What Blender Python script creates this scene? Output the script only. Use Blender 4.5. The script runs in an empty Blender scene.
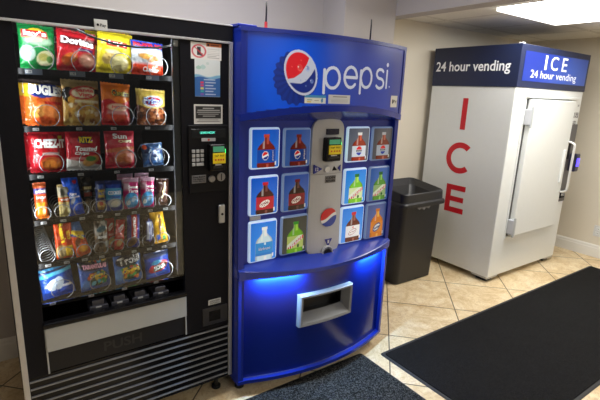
import bpy, bmesh, math, random
import numpy as np
from mathutils import Vector, Matrix
random.seed(7)
rng = np.random.default_rng(7)
C = bpy.context.scene.collection
PI = math.pi

# ------------------------------------------------------------------ colour + materials
def lin(c):
    c = np.asarray(c, float) / 255.0
    return np.where(c <= .04045, c / 12.92, ((c + .055) / 1.055) ** 2.4)
def L4(c):
    a = lin(c); return (float(a[0]), float(a[1]), float(a[2]), 1.0)
MATS = {}
def mat(name, col, rough=.5, metal=0., spec=.5, noise=.06, nscale=30, bump=0., bscale=200, emit=None, estr=0., coat=0.):
    if name in MATS: return MATS[name]
    m = bpy.data.materials.new(name); m.use_nodes = True
    nt = m.node_tree; b = nt.nodes['Principled BSDF']
    b.inputs['Roughness'].default_value = rough
    b.inputs['Metallic'].default_value = metal
    b.inputs['Specular IOR Level'].default_value = spec
    b.inputs['Coat Weight'].default_value = coat
    tc = nt.nodes.new('ShaderNodeTexCoord')
    n = nt.nodes.new('ShaderNodeTexNoise'); n.inputs['Scale'].default_value = nscale; n.inputs['Detail'].default_value = 4
    nt.links.new(tc.outputs['Object'], n.inputs['Vector'])
    mx = nt.nodes.new('ShaderNodeMix'); mx.data_type = 'RGBA'
    c = L4(col)
    mx.inputs['A'].default_value = tuple(max(0, x * (1 - noise)) for x in c[:3]) + (1,)
    mx.inputs['B'].default_value = tuple(min(1, x * (1 + noise)) for x in c[:3]) + (1,)
    nt.links.new(n.outputs['Fac'], mx.inputs['Factor'])
    nt.links.new(mx.outputs['Result'], b.inputs['Base Color'])
    if emit is not None:
        b.inputs['Emission Color'].default_value = L4(emit); b.inputs['Emission Strength'].default_value = estr
    if bump:
        n2 = nt.nodes.new('ShaderNodeTexNoise'); n2.inputs['Scale'].default_value = bscale; n2.inputs['Detail'].default_value = 3
        nt.links.new(tc.outputs['Object'], n2.inputs['Vector'])
        bp = nt.nodes.new('ShaderNodeBump'); bp.inputs['Strength'].default_value = bump; bp.inputs['Distance'].default_value = .004
        nt.links.new(n2.outputs['Fac'], bp.inputs['Height']); nt.links.new(bp.outputs['Normal'], b.inputs['Normal'])
    MATS[name] = m
    return m
def print_mat(name, rough=.4, emit=0., bump=0., spec=.5, bscale=60):
    """a printed surface: its inks come from the mesh's colour attribute"""
    if name in MATS: return MATS[name]
    m = bpy.data.materials.new(name); m.use_nodes = True
    nt = m.node_tree; b = nt.nodes['Principled BSDF']
    a = nt.nodes.new('ShaderNodeAttribute'); a.attribute_name = 'print'
    nt.links.new(a.outputs['Color'], b.inputs['Base Color'])
    b.inputs['Roughness'].default_value = rough; b.inputs['Specular IOR Level'].default_value = spec
    if emit:
        nt.links.new(a.outputs['Color'], b.inputs['Emission Color']); b.inputs['Emission Strength'].default_value = emit
    if bump:
        tc = nt.nodes.new('ShaderNodeTexCoord')
        n = nt.nodes.new('ShaderNodeTexNoise'); n.inputs['Scale'].default_value = bscale; n.inputs['Detail'].default_value = 2
        n.inputs['Distortion'].default_value = .6
        nt.links.new(tc.outputs['Object'], n.inputs['Vector'])
        bp = nt.nodes.new('ShaderNodeBump'); bp.inputs['Strength'].default_value = bump; bp.inputs['Distance'].default_value = .01
        nt.links.new(n.outputs['Fac'], bp.inputs['Height']); nt.links.new(bp.outputs['Normal'], b.inputs['Normal'])
    MATS[name] = m
    return m

BLACK = mat('black_powder_coat', (22, 22, 28), .5, spec=.12, noise=.15, nscale=60)
BLACKG = mat('black_gloss_plastic', (14, 14, 17), .25, spec=.25)
DARK = mat('dark_interior_metal', (9, 9, 11), .6, spec=.1)
LINER = mat('charcoal_liner_metal', (16, 17, 19), .55, spec=.12)
ALU = mat('brushed_aluminium_trim', (188, 188, 190), .38, metal=.55)
STEEL = mat('satin_steel_panel', (172, 176, 178), .42, metal=.1, nscale=8)
CHROME = mat('chrome_wire', (170, 173, 178), .25, metal=.45)
WHITE = mat('white_enamel', (220, 223, 222), .3, noise=.02, coat=.3)
LABELW = mat('white_label_stock', (205, 206, 206), .5, noise=.02)
BLUE = mat('blue_painted_steel', (20, 42, 146), .34, noise=.05)
BLUEG = mat('blue_gloss_plastic', (20, 42, 148), .2, noise=.04)
GREYP = mat('silver_grey_plastic', (182, 184, 189), .4, noise=.03)
NAVY = mat('navy_header_vinyl', (24, 34, 66), .35, noise=.06)
RED = mat('red_vinyl_lettering', (196, 22, 38), .4, noise=.03)
WHITEL = mat('white_vinyl_lettering', (236, 238, 242), .4, noise=.02)
RUBBER = mat('black_rubber', (14, 14, 15), .65)
YEL = mat('yellow_reader_face', (238, 214, 20), .4)
SCREEN = mat('green_lcd_screen', (60, 120, 90), .25, emit=(70, 150, 110), estr=.35)
GREENLED = mat('green_light_bar', (40, 220, 90), .3, emit=(60, 255, 110), estr=2.5)
BINP = mat('dark_grey_bin_plastic', (27, 27, 29), .42, bump=.08, bscale=900)

# ------------------------------------------------------------------ mesh builder
class MB:
    def __init__(s): s.v = []; s.f = []; s.smooth = []
    def add(s, vs, fs, smooth=False):
        k = len(s.v); s.v += [tuple(map(float, q)) for q in vs]
        s.f += [tuple(i + k for i in f) for f in fs]; s.smooth += [smooth] * len(fs)
        return s
    def box(s, x0, x1, y0, y1, z0, z1, bev=0.):
        if bev <= 0:
            v = [(x, y, z) for z in (z0, z1) for y in (y0, y1) for x in (x0, x1)]
            return s.add(v, [(0, 2, 3, 1), (4, 5, 7, 6), (0, 1, 5, 4), (2, 6, 7, 3), (0, 4, 6, 2), (1, 3, 7, 5)])
        bm = bmesh.new(); bmesh.ops.create_cube(bm, size=1)
        for q in bm.verts:
            q.co = Vector(((x0 + x1) / 2 + q.co.x * (x1 - x0), (y0 + y1) / 2 + q.co.y * (y1 - y0), (z0 + z1) / 2 + q.co.z * (z1 - z0)))
        bmesh.ops.bevel(bm, geom=bm.edges[:], offset=bev, segments=3, affect='EDGES', profile=.5)
        return s.bm(bm)
    def bm(s, bm, smooth=False):
        bm.verts.index_update()
        s.add([q.co[:] for q in bm.verts], [tuple(q.index for q in f.verts) for f in bm.faces], smooth); bm.free(); return s
    def tube(s, path, r, n=8, closed=False):
        P = [Vector(p) for p in path]; N = len(P); vs = []; fs = []
        rr = r if hasattr(r, '__len__') else [r] * N
        up = None
        for i in range(N):
            if closed: t = (P[(i + 1) % N] - P[i - 1])
            else: t = P[min(i + 1, N - 1)] - P[max(i - 1, 0)]
            t.normalize()
            if up is None:
                up = Vector((0, 0, 1)) if abs(t.z) < .9 else Vector((1, 0, 0))
            a = (up - t * up.dot(t)).normalized(); b = t.cross(a); up = a
            for k in range(n):
                w = 2 * PI * k / n; vs.append(P[i] + (a * math.cos(w) + b * math.sin(w)) * rr[i])
        for i in range(N if closed else N - 1):
            j = (i + 1) % N
            for k in range(n):
                l = (k + 1) % n; fs.append((i * n + k, i * n + l, j * n + l, j * n + k))
        if not closed: fs += [tuple(range(n))[::-1], tuple((N - 1) * n + k for k in range(n))]
        return s.add(vs, fs, True)
    def cyl(s, c, r, a0, a1, axis='y', n=24, bev=0.):
        """cylinder around axis from a0 to a1, centre c=(two other coords)"""
        prof = [(r - bev, a0), (r, a0 + bev), (r, a1 - bev), (r - bev, a1)] if bev else [(r, a0), (r, a1)]
        vs = []; fs = []
        for (rad, a) in prof:
            for k in range(n):
                w = 2 * PI * k / n; p, q = c[0] + rad * math.cos(w), c[1] + rad * math.sin(w)
                vs.append({'y': (p, a, q), 'z': (p, q, a), 'x': (a, p, q)}[axis])
        m = len(prof)
        for i in range(m - 1):
            for k in range(n):
                l = (k + 1) % n; fs.append((i * n + k, i * n + l, (i + 1) * n + l, (i + 1) * n + k))
        fs += [tuple(range(n)), tuple((m - 1) * n + k for k in range(n))[::-1]]
        bm = bmesh.new()
        bv = [bm.verts.new(v) for v in vs]
        for f in fs: bm.faces.new([bv[i] for i in f])
        bmesh.ops.recalc_face_normals(bm, faces=bm.faces[:])
        return s.bm(bm)
    def prism(s, poly, y0, y1, axis='y'):
        """polygon [(a,b)] extruded: axis y -> (a, y, b); axis x -> (x, a, b); axis z -> (a, b, z)"""
        n = len(poly); f3 = {'y': lambda a, b, t: (a, t, b), 'x': lambda a, b, t: (t, a, b), 'z': lambda a, b, t: (a, b, t)}[axis]
        bm = bmesh.new()
        A = [bm.verts.new(f3(a, b, y0)) for a, b in poly]; B = [bm.verts.new(f3(a, b, y1)) for a, b in poly]
        bm.faces.new(A); bm.faces.new(B[::-1])
        for i in range(n): bm.faces.new([A[i], A[(i + 1) % n], B[(i + 1) % n], B[i]])
        bmesh.ops.recalc_face_normals(bm, faces=bm.faces[:])
        return s.bm(bm)
    def loft(s, rings, cap0=True, cap1=True, smooth=False):
        n = len(rings[0]); vs = [p for r in rings for p in r]; fs = []
        for i in range(len(rings) - 1):
            for k in range(n):
                l = (k + 1) % n; fs.append((i * n + k, i * n + l, (i + 1) * n + l, (i + 1) * n + k))
        if cap0: fs.append(tuple(range(n))[::-1])
        if cap1: fs.append(tuple((len(rings) - 1) * n + k for k in range(n)))
        return s.add(vs, fs, smooth)
    def build(s, name, m, parent=None, recalc=False, colors=None, origin=None):
        me = bpy.data.meshes.new(name)
        wo = ORG.get(parent.name, Vector((0, 0, 0))) if parent else Vector((0, 0, 0))
        mine = Vector(origin) if origin is not None else wo
        vs = [(a - mine.x, b - mine.y, c - mine.z) for a, b, c in s.v]
        me.from_pydata(vs, [], s.f)
        me.polygons.foreach_set('use_smooth', s.smooth)
        me.update()
        if recalc:
            bm = bmesh.new(); bm.from_mesh(me); bmesh.ops.recalc_face_normals(bm, faces=bm.faces[:]); bm.to_mesh(me); bm.free()
        if m: me.materials.append(m)
        if colors is not None: setcol(me, colors)
        o = bpy.data.objects.new(name, me); C.objects.link(o)
        ORG[o.name] = mine
        o.location = mine - wo
        if parent: o.parent = parent
        return o
ORG = {}
def setcol(me, colors):
    ca = me.color_attributes.new('print', 'FLOAT_COLOR', 'POINT')
    a = np.ones((len(me.vertices), 4), np.float32); a[:, :3] = colors
    ca.data.foreach_set('color', a.ravel())
def thing(name, loc, label, cat, group=None):
    o = bpy.data.objects.new(name, None); C.objects.link(o); o.location = loc; ORG[o.name] = Vector(loc)
    o.empty_display_size = .05
    return tag(o, label, cat, group)
def tag(o, label, cat, group=None):
    o['label'] = label; o['category'] = cat
    if group: o['group'] = group
    return o
def struct(o): o['kind'] = 'structure'; return o

# ------------------------------------------------------------------ writing
_TC = {}
def text_geo(s, bold=0., shear=0., space=1., grid=False):
    key = (s, bold, shear, space, grid)
    if key in _TC: return _TC[key]
    cu = bpy.data.curves.new('t', 'FONT'); cu.body = s; cu.size = 1; cu.offset = bold; cu.shear = shear
    cu.resolution_u = 3; cu.space_character = space
    o = bpy.data.objects.new('t', cu); C.objects.link(o)
    dg = bpy.context.evaluated_depsgraph_get(); dg.update()
    me = bpy.data.meshes.new_from_object(o.evaluated_get(dg))
    bm = bmesh.new(); bm.from_mesh(me)
    xs_ = [q.co.x for q in bm.verts]; ys_ = [q.co.y for q in bm.verts]; xa, xb, ya, yb_ = min(xs_), max(xs_), min(ys_), max(ys_)
    if grid:   # cut into small cells so that it can follow a curved surface
        for i in range(1, 4 * len(s)): bmesh.ops.bisect_plane(bm, geom=bm.verts[:] + bm.edges[:] + bm.faces[:], plane_co=(xa + (xb - xa) * i / (4 * len(s)), 0, 0), plane_no=(1, 0, 0))
        for i in range(1, 6): bmesh.ops.bisect_plane(bm, geom=bm.verts[:] + bm.edges[:] + bm.faces[:], plane_co=(0, ya + (yb_ - ya) * i / 6, 0), plane_no=(0, 1, 0))
    bm.verts.index_update()
    v = np.array([q.co[:2] for q in bm.verts]); f = [tuple(q.index for q in p.verts) for p in bm.faces]; bm.free()
    bpy.data.objects.remove(o); bpy.data.meshes.remove(me); bpy.data.curves.remove(cu)
    lo = v.min(0); hi = v.max(0); v = (v - lo) / (hi - lo)
    _TC[key] = (v, f); return v, f
def put_text(mb, s, x0, x1, z0, z1, fn, bold=.015, shear=0., rot=0., space=1., arc=0., grid=False):
    """text fitted to the rectangle; fn maps (a, b) on the surface to 3D"""
    v, f = text_geo(s, bold, shear, space, grid)
    cx, cz = (x0 + x1) / 2, (z0 + z1) / 2; out = []
    c, sn = math.cos(rot), math.sin(rot)
    for a, b in v:
        dx, dz = (a - .5) * (x1 - x0), (b - .5) * (z1 - z0)
        dz += arc * (1 - (2 * a - 1) ** 2)
        out.append(fn(cx + dx * c - dz * sn, cz + dx * sn + dz * c))
    return mb.add(out, f)

# raster "ink" patches: dense sheets whose colour comes from a drawing function
def patch(name, parent, m, x0, x1, z0, z1, res, draw, fn):
    nx = max(2, int(round((x1 - x0) / res))); nz = max(2, int(round((z1 - z0) / res)))
    xs = np.linspace(x0, x1, nx + 1); zs = np.linspace(z0, z1, nz + 1)
    X, Z = np.meshgrid(xs, zs); col, mask = draw(X.ravel(), Z.ravel())
    Xc, Zc = np.meshgrid((xs[1:] + xs[:-1]) / 2, (zs[1:] + zs[:-1]) / 2); _, mc = draw(Xc.ravel(), Zc.ravel())
    idx = np.arange((nx + 1) * (nz + 1)).reshape(nz + 1, nx + 1)
    F = np.stack([idx[:-1, :-1].ravel(), idx[:-1, 1:].ravel(), idx[1:, 1:].ravel(), idx[1:, :-1].ravel()], 1)[mc]
    used = np.unique(F); remap = np.zeros(idx.size, int); remap[used] = np.arange(len(used))
    P = [fn(a, b) for a, b in zip(X.ravel()[used], Z.ravel()[used])]
    mb = MB(); mb.add(P, [tuple(r) for r in remap[F].tolist()])
    return mb.build(name, m, parent, colors=col[used])
class Ink:
    """layers of ink over coordinates U, V"""
    def __init__(s, U, V, base): s.U, s.V = U, V; s.c = np.tile(lin(base), (len(U), 1)); s.m = np.ones(len(U), bool)
    def w(s, k, col, a=1.):
        k = np.clip(k, 0, 1)[:, None] * a; s.c = s.c * (1 - k) + lin(col) * k; return s
    def ell(s, cx, cy, rx, ry, col, rot=0, soft=.03, a=1.):
        c, n = math.cos(rot), math.sin(rot); dx, dy = s.U - cx, s.V - cy
        p, q = (dx * c + dy * n) / rx, (-dx * n + dy * c) / ry
        return s.w((1 - np.hypot(p, q)) / soft + .5, col, a)
    def rect(s, x0, x1, y0, y1, col, a=1., soft=.012, slant=0):
        U = s.U - slant * (s.V - y0)
        k = np.minimum(np.minimum(U - x0, x1 - U), np.minimum(s.V - y0, y1 - s.V)) / soft + .5
        return s.w(k, col, a)
    def band(s, f0, f1, col, a=1., soft=.02):
        return s.w(np.minimum(s.V - f0(s.U), f1(s.U) - s.V) / soft + .5, col, a)
    def grad(s, y0, y1, col, a=1.):
        return s.w((s.V - y0) / (y1 - y0), col, a)
    def blobs(s, n, x0, x1, y0, y1, r, cols, seed=0, el=1.6):
        g = np.random.default_rng(seed)
        for i in range(n):
            s.ell(g.uniform(x0, x1), g.uniform(y0, y1), r * g.uniform(.6, 1.2), r * g.uniform(.6, 1.2) / el * 1.2, cols[i % len(cols)], g.uniform(0, 3), .15)
        return s

# ------------------------------------------------------------------ camera
cam = bpy.data.cameras.new('camera'); co = bpy.data.objects.new('camera', cam); C.objects.link(co)
r_ = Vector((0.8180479, -0.57373161, 0.04036924)); u_ = Vector((0.10401916, 0.21661534, 0.97069965)); d_ = Vector((0.56566567, 0.78987963, -0.2368808))
M = Matrix((( r_.x, u_.x, -d_.x, -0.02345), (r_.y, u_.y, -d_.y, -1.854587), (r_.z, u_.z, -d_.z, 1.566984), (0, 0, 0, 1)))
co.matrix_world = M
cam.sensor_width = 36; cam.lens = 443.22 / 600 * 36; cam.clip_start = .02
bpy.context.scene.camera = co

# ------------------------------------------------------------------ room
def math_node(nt, op, a, b=None, c=None):
    n = nt.nodes.new('ShaderNodeMath'); n.operation = op
    for i, q in enumerate((a, b, c)):
        if q is None: continue
        if isinstance(q, (int, float)): n.inputs[i].default_value = q
        else: nt.links.new(q, n.inputs[i])
    return n.outputs[0]
def tile_floor_mat():
    m = bpy.data.materials.new('travertine_tile_floor'); m.use_nodes = True; nt = m.node_tree; b = nt.nodes['Principled BSDF']
    g = nt.nodes.new('ShaderNodeNewGeometry'); sp = nt.nodes.new('ShaderNodeSeparateXYZ'); nt.links.new(g.outputs['Position'], sp.inputs[0])
    x, y = sp.outputs[0], sp.outputs[1]
    P = .716
    u = math_node(nt, 'DIVIDE', math_node(nt, 'SUBTRACT', math_node(nt, 'SUBTRACT', x, y), 2.096), P)
    v = math_node(nt, 'DIVIDE', math_node(nt, 'SUBTRACT', math_node(nt, 'ADD', x, y), 2.74), P)
    fu, fv = math_node(nt, 'FRACT', u), math_node(nt, 'FRACT', v)
    def edge(f): return math_node(nt, 'MINIMUM', f, math_node(nt, 'SUBTRACT', 1., f))
    e = math_node(nt, 'MINIMUM', edge(fu), edge(fv))
    gr = math_node(nt, 'SUBTRACT', 1., math_node(nt, 'SMOOTH_MIN', 1., math_node(nt, 'MAXIMUM', math_node(nt, 'MULTIPLY', math_node(nt, 'SUBTRACT', e, .0055), 260.), 0.), .1))
    cid = nt.nodes.new('ShaderNodeCombineXYZ'); nt.links.new(math_node(nt, 'FLOOR', u), cid.inputs[0]); nt.links.new(math_node(nt, 'FLOOR', v), cid.inputs[1])
    wn = nt.nodes.new('ShaderNodeTexWhiteNoise'); wn.noise_dimensions = '3D'; nt.links.new(cid.outputs[0], wn.inputs['Vector'])
    off = nt.nodes.new('ShaderNodeVectorMath'); off.operation = 'MULTIPLY_ADD'
    nt.links.new(wn.outputs['Color'], off.inputs[0]); off.inputs[1].default_value = (9, 9, 9); nt.links.new(g.outputs['Position'], off.inputs[2])
    n1 = nt.nodes.new('ShaderNodeTexNoise'); n1.inputs['Scale'].default_value = 5; n1.inputs['Detail'].default_value = 8; n1.inputs['Roughness'].default_value = .68; n1.inputs['Distortion'].default_value = 1.3
    nt.links.new(off.outputs[0], n1.inputs['Vector'])
    cr = nt.nodes.new('ShaderNodeValToRGB'); e_ = cr.color_ramp.elements
    e_[0].position = .3; e_[0].color = L4((196, 168, 124)); e_[1].position = .66; e_[1].color = L4((236, 220, 188))
    q = e_.new(.46); q.color = L4((220, 197, 156)); q = e_.new(.54); q.color = L4((228, 208, 170))
    nt.links.new(n1.outputs['Fac'], cr.inputs[0])
    n2 = nt.nodes.new('ShaderNodeTexNoise'); n2.inputs['Scale'].default_value = 14; n2.inputs['Detail'].default_value = 10; n2.inputs['Distortion'].default_value = 2.4
    nt.links.new(off.outputs[0], n2.inputs['Vector'])
    vein = math_node(nt, 'MULTIPLY', math_node(nt, 'SUBTRACT', 1., math_node(nt, 'MINIMUM', 1., math_node(nt, 'MULTIPLY', math_node(nt, 'ABSOLUTE', math_node(nt, 'SUBTRACT', n2.outputs['Fac'], .5)), 22.))), .38)
    mv = nt.nodes.new('ShaderNodeMix'); mv.data_type = 'RGBA'; nt.links.new(vein, mv.inputs['Factor']); nt.links.new(cr.outputs[0], mv.inputs['A']); mv.inputs['B'].default_value = L4((168, 130, 88))
    mg = nt.nodes.new('ShaderNodeMix'); mg.data_type = 'RGBA'; nt.links.new(gr, mg.inputs['Factor']); nt.links.new(mv.outputs['Result'], mg.inputs['A']); mg.inputs['B'].default_value = L4((96, 84, 68))
    nt.links.new(mg.outputs['Result'], b.inputs['Base Color'])
    b.inputs['Roughness'].default_value = .42; b.inputs['Specular IOR Level'].default_value = .35
    bp = nt.nodes.new('ShaderNodeBump'); bp.inputs['Strength'].default_value = .5; bp.inputs['Distance'].default_value = .003
    nt.links.new(math_node(nt, 'SUBTRACT', 1., gr), bp.inputs['Height']); nt.links.new(bp.outputs['Normal'], b.inputs['Normal'])
    return m
def ceil_mat():
    m = bpy.data.materials.new('grid_ceiling_tile'); m.use_nodes = True; nt = m.node_tree; b = nt.nodes['Principled BSDF']
    g = nt.nodes.new('ShaderNodeNewGeometry'); sp = nt.nodes.new('ShaderNodeSeparateXYZ'); nt.links.new(g.outputs['Position'], sp.inputs[0])
    def ln(o, off):
        f = math_node(nt, 'FRACT', math_node(nt, 'DIVIDE', math_node(nt, 'SUBTRACT', o, off), .61))
        e = math_node(nt, 'MINIMUM', f, math_node(nt, 'SUBTRACT', 1., f))
        return e
    e = math_node(nt, 'MINIMUM', ln(sp.outputs[0], 3.96), ln(sp.outputs[1], .17))
    a = math_node(nt, 'LESS_THAN', math_node(nt, 'ABSOLUTE', math_node(nt, 'SUBTRACT', e, .02)), .006)
    n = nt.nodes.new('ShaderNodeTexNoise'); n.inputs['Scale'].default_value = 90; n.inputs['Detail'].default_value = 5; nt.links.new(g.outputs['Position'], n.inputs['Vector'])
    m1 = nt.nodes.new('ShaderNodeMix'); m1.data_type = 'RGBA'; nt.links.new(n.outputs['Fac'], m1.inputs['Factor']); m1.inputs['A'].default_value = L4((218, 214, 206)); m1.inputs['B'].default_value = L4((240, 237, 230))
    m2 = nt.nodes.new('ShaderNodeMix'); m2.data_type = 'RGBA'; nt.links.new(a, m2.inputs['Factor']); nt.links.new(m1.outputs['Result'], m2.inputs['A']); m2.inputs['B'].default_value = L4((176, 170, 160))
    nt.links.new(m2.outputs['Result'], b.inputs['Base Color']); b.inputs['Roughness'].default_value = .9
    return m
GREYW = mat('grey_painted_wall', (176, 171, 168), .75, noise=.02, nscale=3, bump=.15, bscale=240)
CREAMW = mat('cream_painted_wall', (214, 206, 190), .75, noise=.02, nscale=3, bump=.15, bscale=240)
TRIMW = mat('white_baseboard_paint', (222, 220, 214), .45, noise=.02)
ZL_, ZR_, XR, YB, YBR = 2.62, 2.218, 5.109, .945, 1.0
XW0, YF = -1.6, -4.6
def sbox(name, m, *a, bev=0.): return struct(MB().box(*a, bev=bev).build(name, m))
sbox('floor', tile_floor_mat(), XW0 - .1, XR + .1, YF - .1, 1.3, -.05, 0)
sbox('wall_back_left', GREYW, XW0, 2.125, YB, 1.3, 0, ZL_)
sbox('wall_pillar', GREYW, 2.125, 2.63, .70, 1.3, 0, ZL_)
sbox('wall_back_right', CREAMW, 2.63, XR, YBR, 1.3, 0, ZR_ + .1)
sbox('wall_right', CREAMW, XR, XR + .1, YF, 1.3, 0, ZR_ + .1)
sbox('wall_left', mat('slate_painted_wall', (84, 84, 88), .75) and GREYW, XW0 - .1, XW0, YF, 1.3, 0, ZL_)
sbox('wall_front', MATS['slate_painted_wall'], XW0 - .1, XR + .1, YF - .1, YF, 0, ZL_)
sbox('wall_header_beam', GREYW, 2.63, 2.76, YF, YBR, 2.157, ZL_)
sbox('ceiling_left', mat('white_ceiling_paint', (210, 206, 198), .9), XW0 - .1, 2.76, YF, 1.3, ZL_, ZL_ + .05)
sbox('ceiling_right', ceil_mat(), 2.76, XR + .1, YF, 1.3, ZR_, ZR_ + .05)
def baseboard(name, pts, y_or_x, axis, sgn):
    # profile (distance from wall, height)
    pr = [(0, 0), (.016, 0), (.016, .095), (.012, .105), (.012, .118), (.006, .13), (0, .132)]
    mb = MB()
    if axis == 'x': mb.prism([(y_or_x + sgn * a, b) for a, b in pr], pts[0], pts[1], axis='x')
    else: mb.prism([(y_or_x + sgn * a, b) for a, b in pr], pts[0], pts[1], axis='y')
    return struct(mb.build(name, TRIMW))
baseboard('baseboard_back_left', (XW0, 2.125), YB, 'x', -1)
baseboard('baseboard_back_right', (2.63, XR), YBR, 'x', -1)
baseboard('baseboard_pillar', (2.125, 2.63), .70, 'x', -1)
baseboard('baseboard_right', (YF, YBR), XR, 'y', -1)

# wall outlet on the right wall
wo = thing('wall_outlet', (XR, -.05, .28), 'white duplex power outlet low on the cream right wall', 'outlet')
MB().box(XR - .006, XR, -.086, -.014, .222, .338, bev=.002).build('cover_plate', LABELW, wo)
for zc in (.257, .303):
    sk = MB().box(XR - .009, XR - .006, -.067, -.033, zc - .015, zc + .015, bev=.001).build('socket', WHITE, wo)
    s2 = MB(); s2.box(XR - .0095, XR - .009, -.060, -.057, zc - .006, zc + .006); s2.box(XR - .0095, XR - .009, -.044, -.041, zc - .006, zc + .006); s2.build('slot', BLACK, sk)

# ------------------------------------------------------------------ mats on the floor
def floor_mat_material(name, dark, lite, scale, lo=.45, hi=.62):
    m = bpy.data.materials.new(name); m.use_nodes = True; nt = m.node_tree; b = nt.nodes['Principled BSDF']
    tc = nt.nodes.new('ShaderNodeTexCoord'); n = nt.nodes.new('ShaderNodeTexNoise'); n.inputs['Scale'].default_value = scale; n.inputs['Detail'].default_value = 3
    nt.links.new(tc.outputs['Object'], n.inputs['Vector'])
    cr = nt.nodes.new('ShaderNodeValToRGB'); cr.color_ramp.elements[0].position = lo; cr.color_ramp.elements[0].color = L4(dark)
    cr.color_ramp.elements[1].position = hi; cr.color_ramp.elements[1].color = L4(lite); nt.links.new(n.outputs['Fac'], cr.inputs[0])
    n2 = nt.nodes.new('ShaderNodeTexNoise'); n2.inputs['Scale'].default_value = 3.5; n2.inputs['Detail'].default_value = 6; n2.inputs['Distortion'].default_value = 1.5; nt.links.new(tc.outputs['Object'], n2.inputs['Vector'])
    mx = nt.nodes.new('ShaderNodeMix'); mx.data_type = 'RGBA'; mx.blend_type = 'MULTIPLY'; mx.inputs['Factor'].default_value = .5
    nt.links.new(cr.outputs[0], mx.inputs['A']); nt.links.new(n2.outputs['Color'], mx.inputs['B'])
    bw = nt.nodes.new('ShaderNodeRGBToBW'); nt.links.new(n2.outputs['Color'], bw.inputs[0]); nt.links.new(bw.outputs[0], mx.inputs['B'])
    nt.links.new(mx.outputs['Result'], b.inputs['Base Color']); b.inputs['Roughness'].default_value = .95; b.inputs['Specular IOR Level'].default_value = .15
    bp = nt.nodes.new('ShaderNodeBump'); bp.inputs['Strength'].default_value = .7; bp.inputs['Distance'].default_value = .003; nt.links.new(n.outputs['Fac'], bp.inputs['Height']); nt.links.new(bp.outputs['Normal'], b.inputs['Normal'])
    return m
def make_mat(name, x0, x1, y0, y1, pile, label, bw=.022):
    t = thing(name, ((x0 + x1) / 2, (y0 + y1) / 2, 0), label, 'floor mat')
    def rr(x0, x1, y0, y1, r, z):
        out = []
        for cx, cy, a0 in ((x1 - r, y1 - r, 0), (x0 + r, y1 - r, PI / 2), (x0 + r, y0 + r, PI), (x1 - r, y0 + r, 1.5 * PI)):
            for k in range(5): out.append((cx + r * math.cos(a0 + k * PI / 8), cy + r * math.sin(a0 + k * PI / 8), z))
        return out
    b = MB(); b.loft([rr(x0, x1, y0, y1, .02, .0005), rr(x0, x1, y0, y1, .02, .002), rr(x0 + .008, x1 - .008, y0 + .008, y1 - .008, .016, .0045)]); b.build('rubber_border', mat('mat_rubber_border', (38, 38, 40), .6), t)
    b = MB(); b.loft([rr(x0 + bw, x1 - bw, y0 + bw, y1 - bw, .012, .003), rr(x0 + bw, x1 - bw, y0 + bw, y1 - bw, .012, .008), rr(x0 + bw + .005, x1 - bw - .005, y0 + bw + .005, y1 - bw - .005, .01, .0095)]); b.build('carpet_pile', pile, t)
    return t
make_mat('floor_mat', 1.845, 4.77, -1.062, -.165, floor_mat_material('black_carpet_pile', (17, 17, 18), (40, 40, 41), 260), 'long black carpet floor mat on the tan tiles in front of the ice machine')
make_mat('floor_mat', .56, 1.752, -.99, -.095, floor_mat_material('grey_flecked_carpet_pile', (18, 19, 20), (104, 106, 106), 170, .44, .72), 'grey flecked floor mat in front of the blue drink machine', bw=.012)

# ------------------------------------------------------------------ trash can
bin_ = thing('trash_can', (2.88, .62, 0), 'tall black rectangular trash can between the blue drink machine and the ice machine', 'trash can')
def rrect(x0, x1, y0, y1, r, z, n=6):
    out = []
    for cx, cy, a0 in ((x1 - r, y1 - r, 0), (x0 + r, y1 - r, PI / 2), (x0 + r, y0 + r, PI), (x1 - r, y0 + r, 1.5 * PI)):
        for k in range(n + 1): out.append((cx + r * math.cos(a0 + k * PI / 2 / n), cy + r * math.sin(a0 + k * PI / 2 / n), z))
    return out
def br(t, z, g=0, r=.045):  # t 0 bottom .. 1 top
    x0, x1 = 2.685 - .04 * t, 3.15 - .02 * t; y0, y1 = .495 - .045 * t, .77 + .035 * t
    return rrect(x0 - g, x1 + g, y0 - g, y1 + g, r, z)
b = MB(); b.loft([br(0, 0, -.012), br(0, .01), br(.5, .35), br(1, .70), br(1, .705, -.006), br(.5, .35, -.008), br(0, .02, -.01)], True, True); b.build('body', BINP, bin_)
b = MB()
def rim(g, z, zb=0, r=.05):
    ring = br(1, z, g, r); ys = [p[1] for p in ring]; y0, y1 = min(ys), max(ys)
    return [(x, y, zz + zb * (y - y0) / (y1 - y0)) for x, y, zz in ring]
b.loft([rim(.001, .692), rim(.026, .692), rim(.028, .70), rim(.028, .722), rim(.022, .73), rim(.014, .735), rim(.010, .80, .045), rim(.004, .806, .045), rim(-.006, .80, .045), rim(-.05, .77, .03), rim(-.095, .70, 0), rim(-.095, .694), rim(.0, .694)], False, False)
b.build('hood_lid', BINP, bin_, recalc=True)
b = MB()
pts = []
for i in range(26):
    t = i / 25; pts.append((2.80 + .17 * t, .444 - .004 * math.sin(t * 17), .684 - .013 * abs(math.sin(t * 9)) - .01 * math.sin(PI * t)))
vs = []; fs = []
for i, (x, y, z) in enumerate(pts): vs += [(x, y - .003, .6915), (x, y - .004, z)]
for i in range(25): fs.append((2 * i, 2 * i + 2, 2 * i + 3, 2 * i + 1))
b.add(vs, fs); b.build('bin_liner', mat('grey_plastic_film', (120, 122, 126), .25), bin_)

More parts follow.
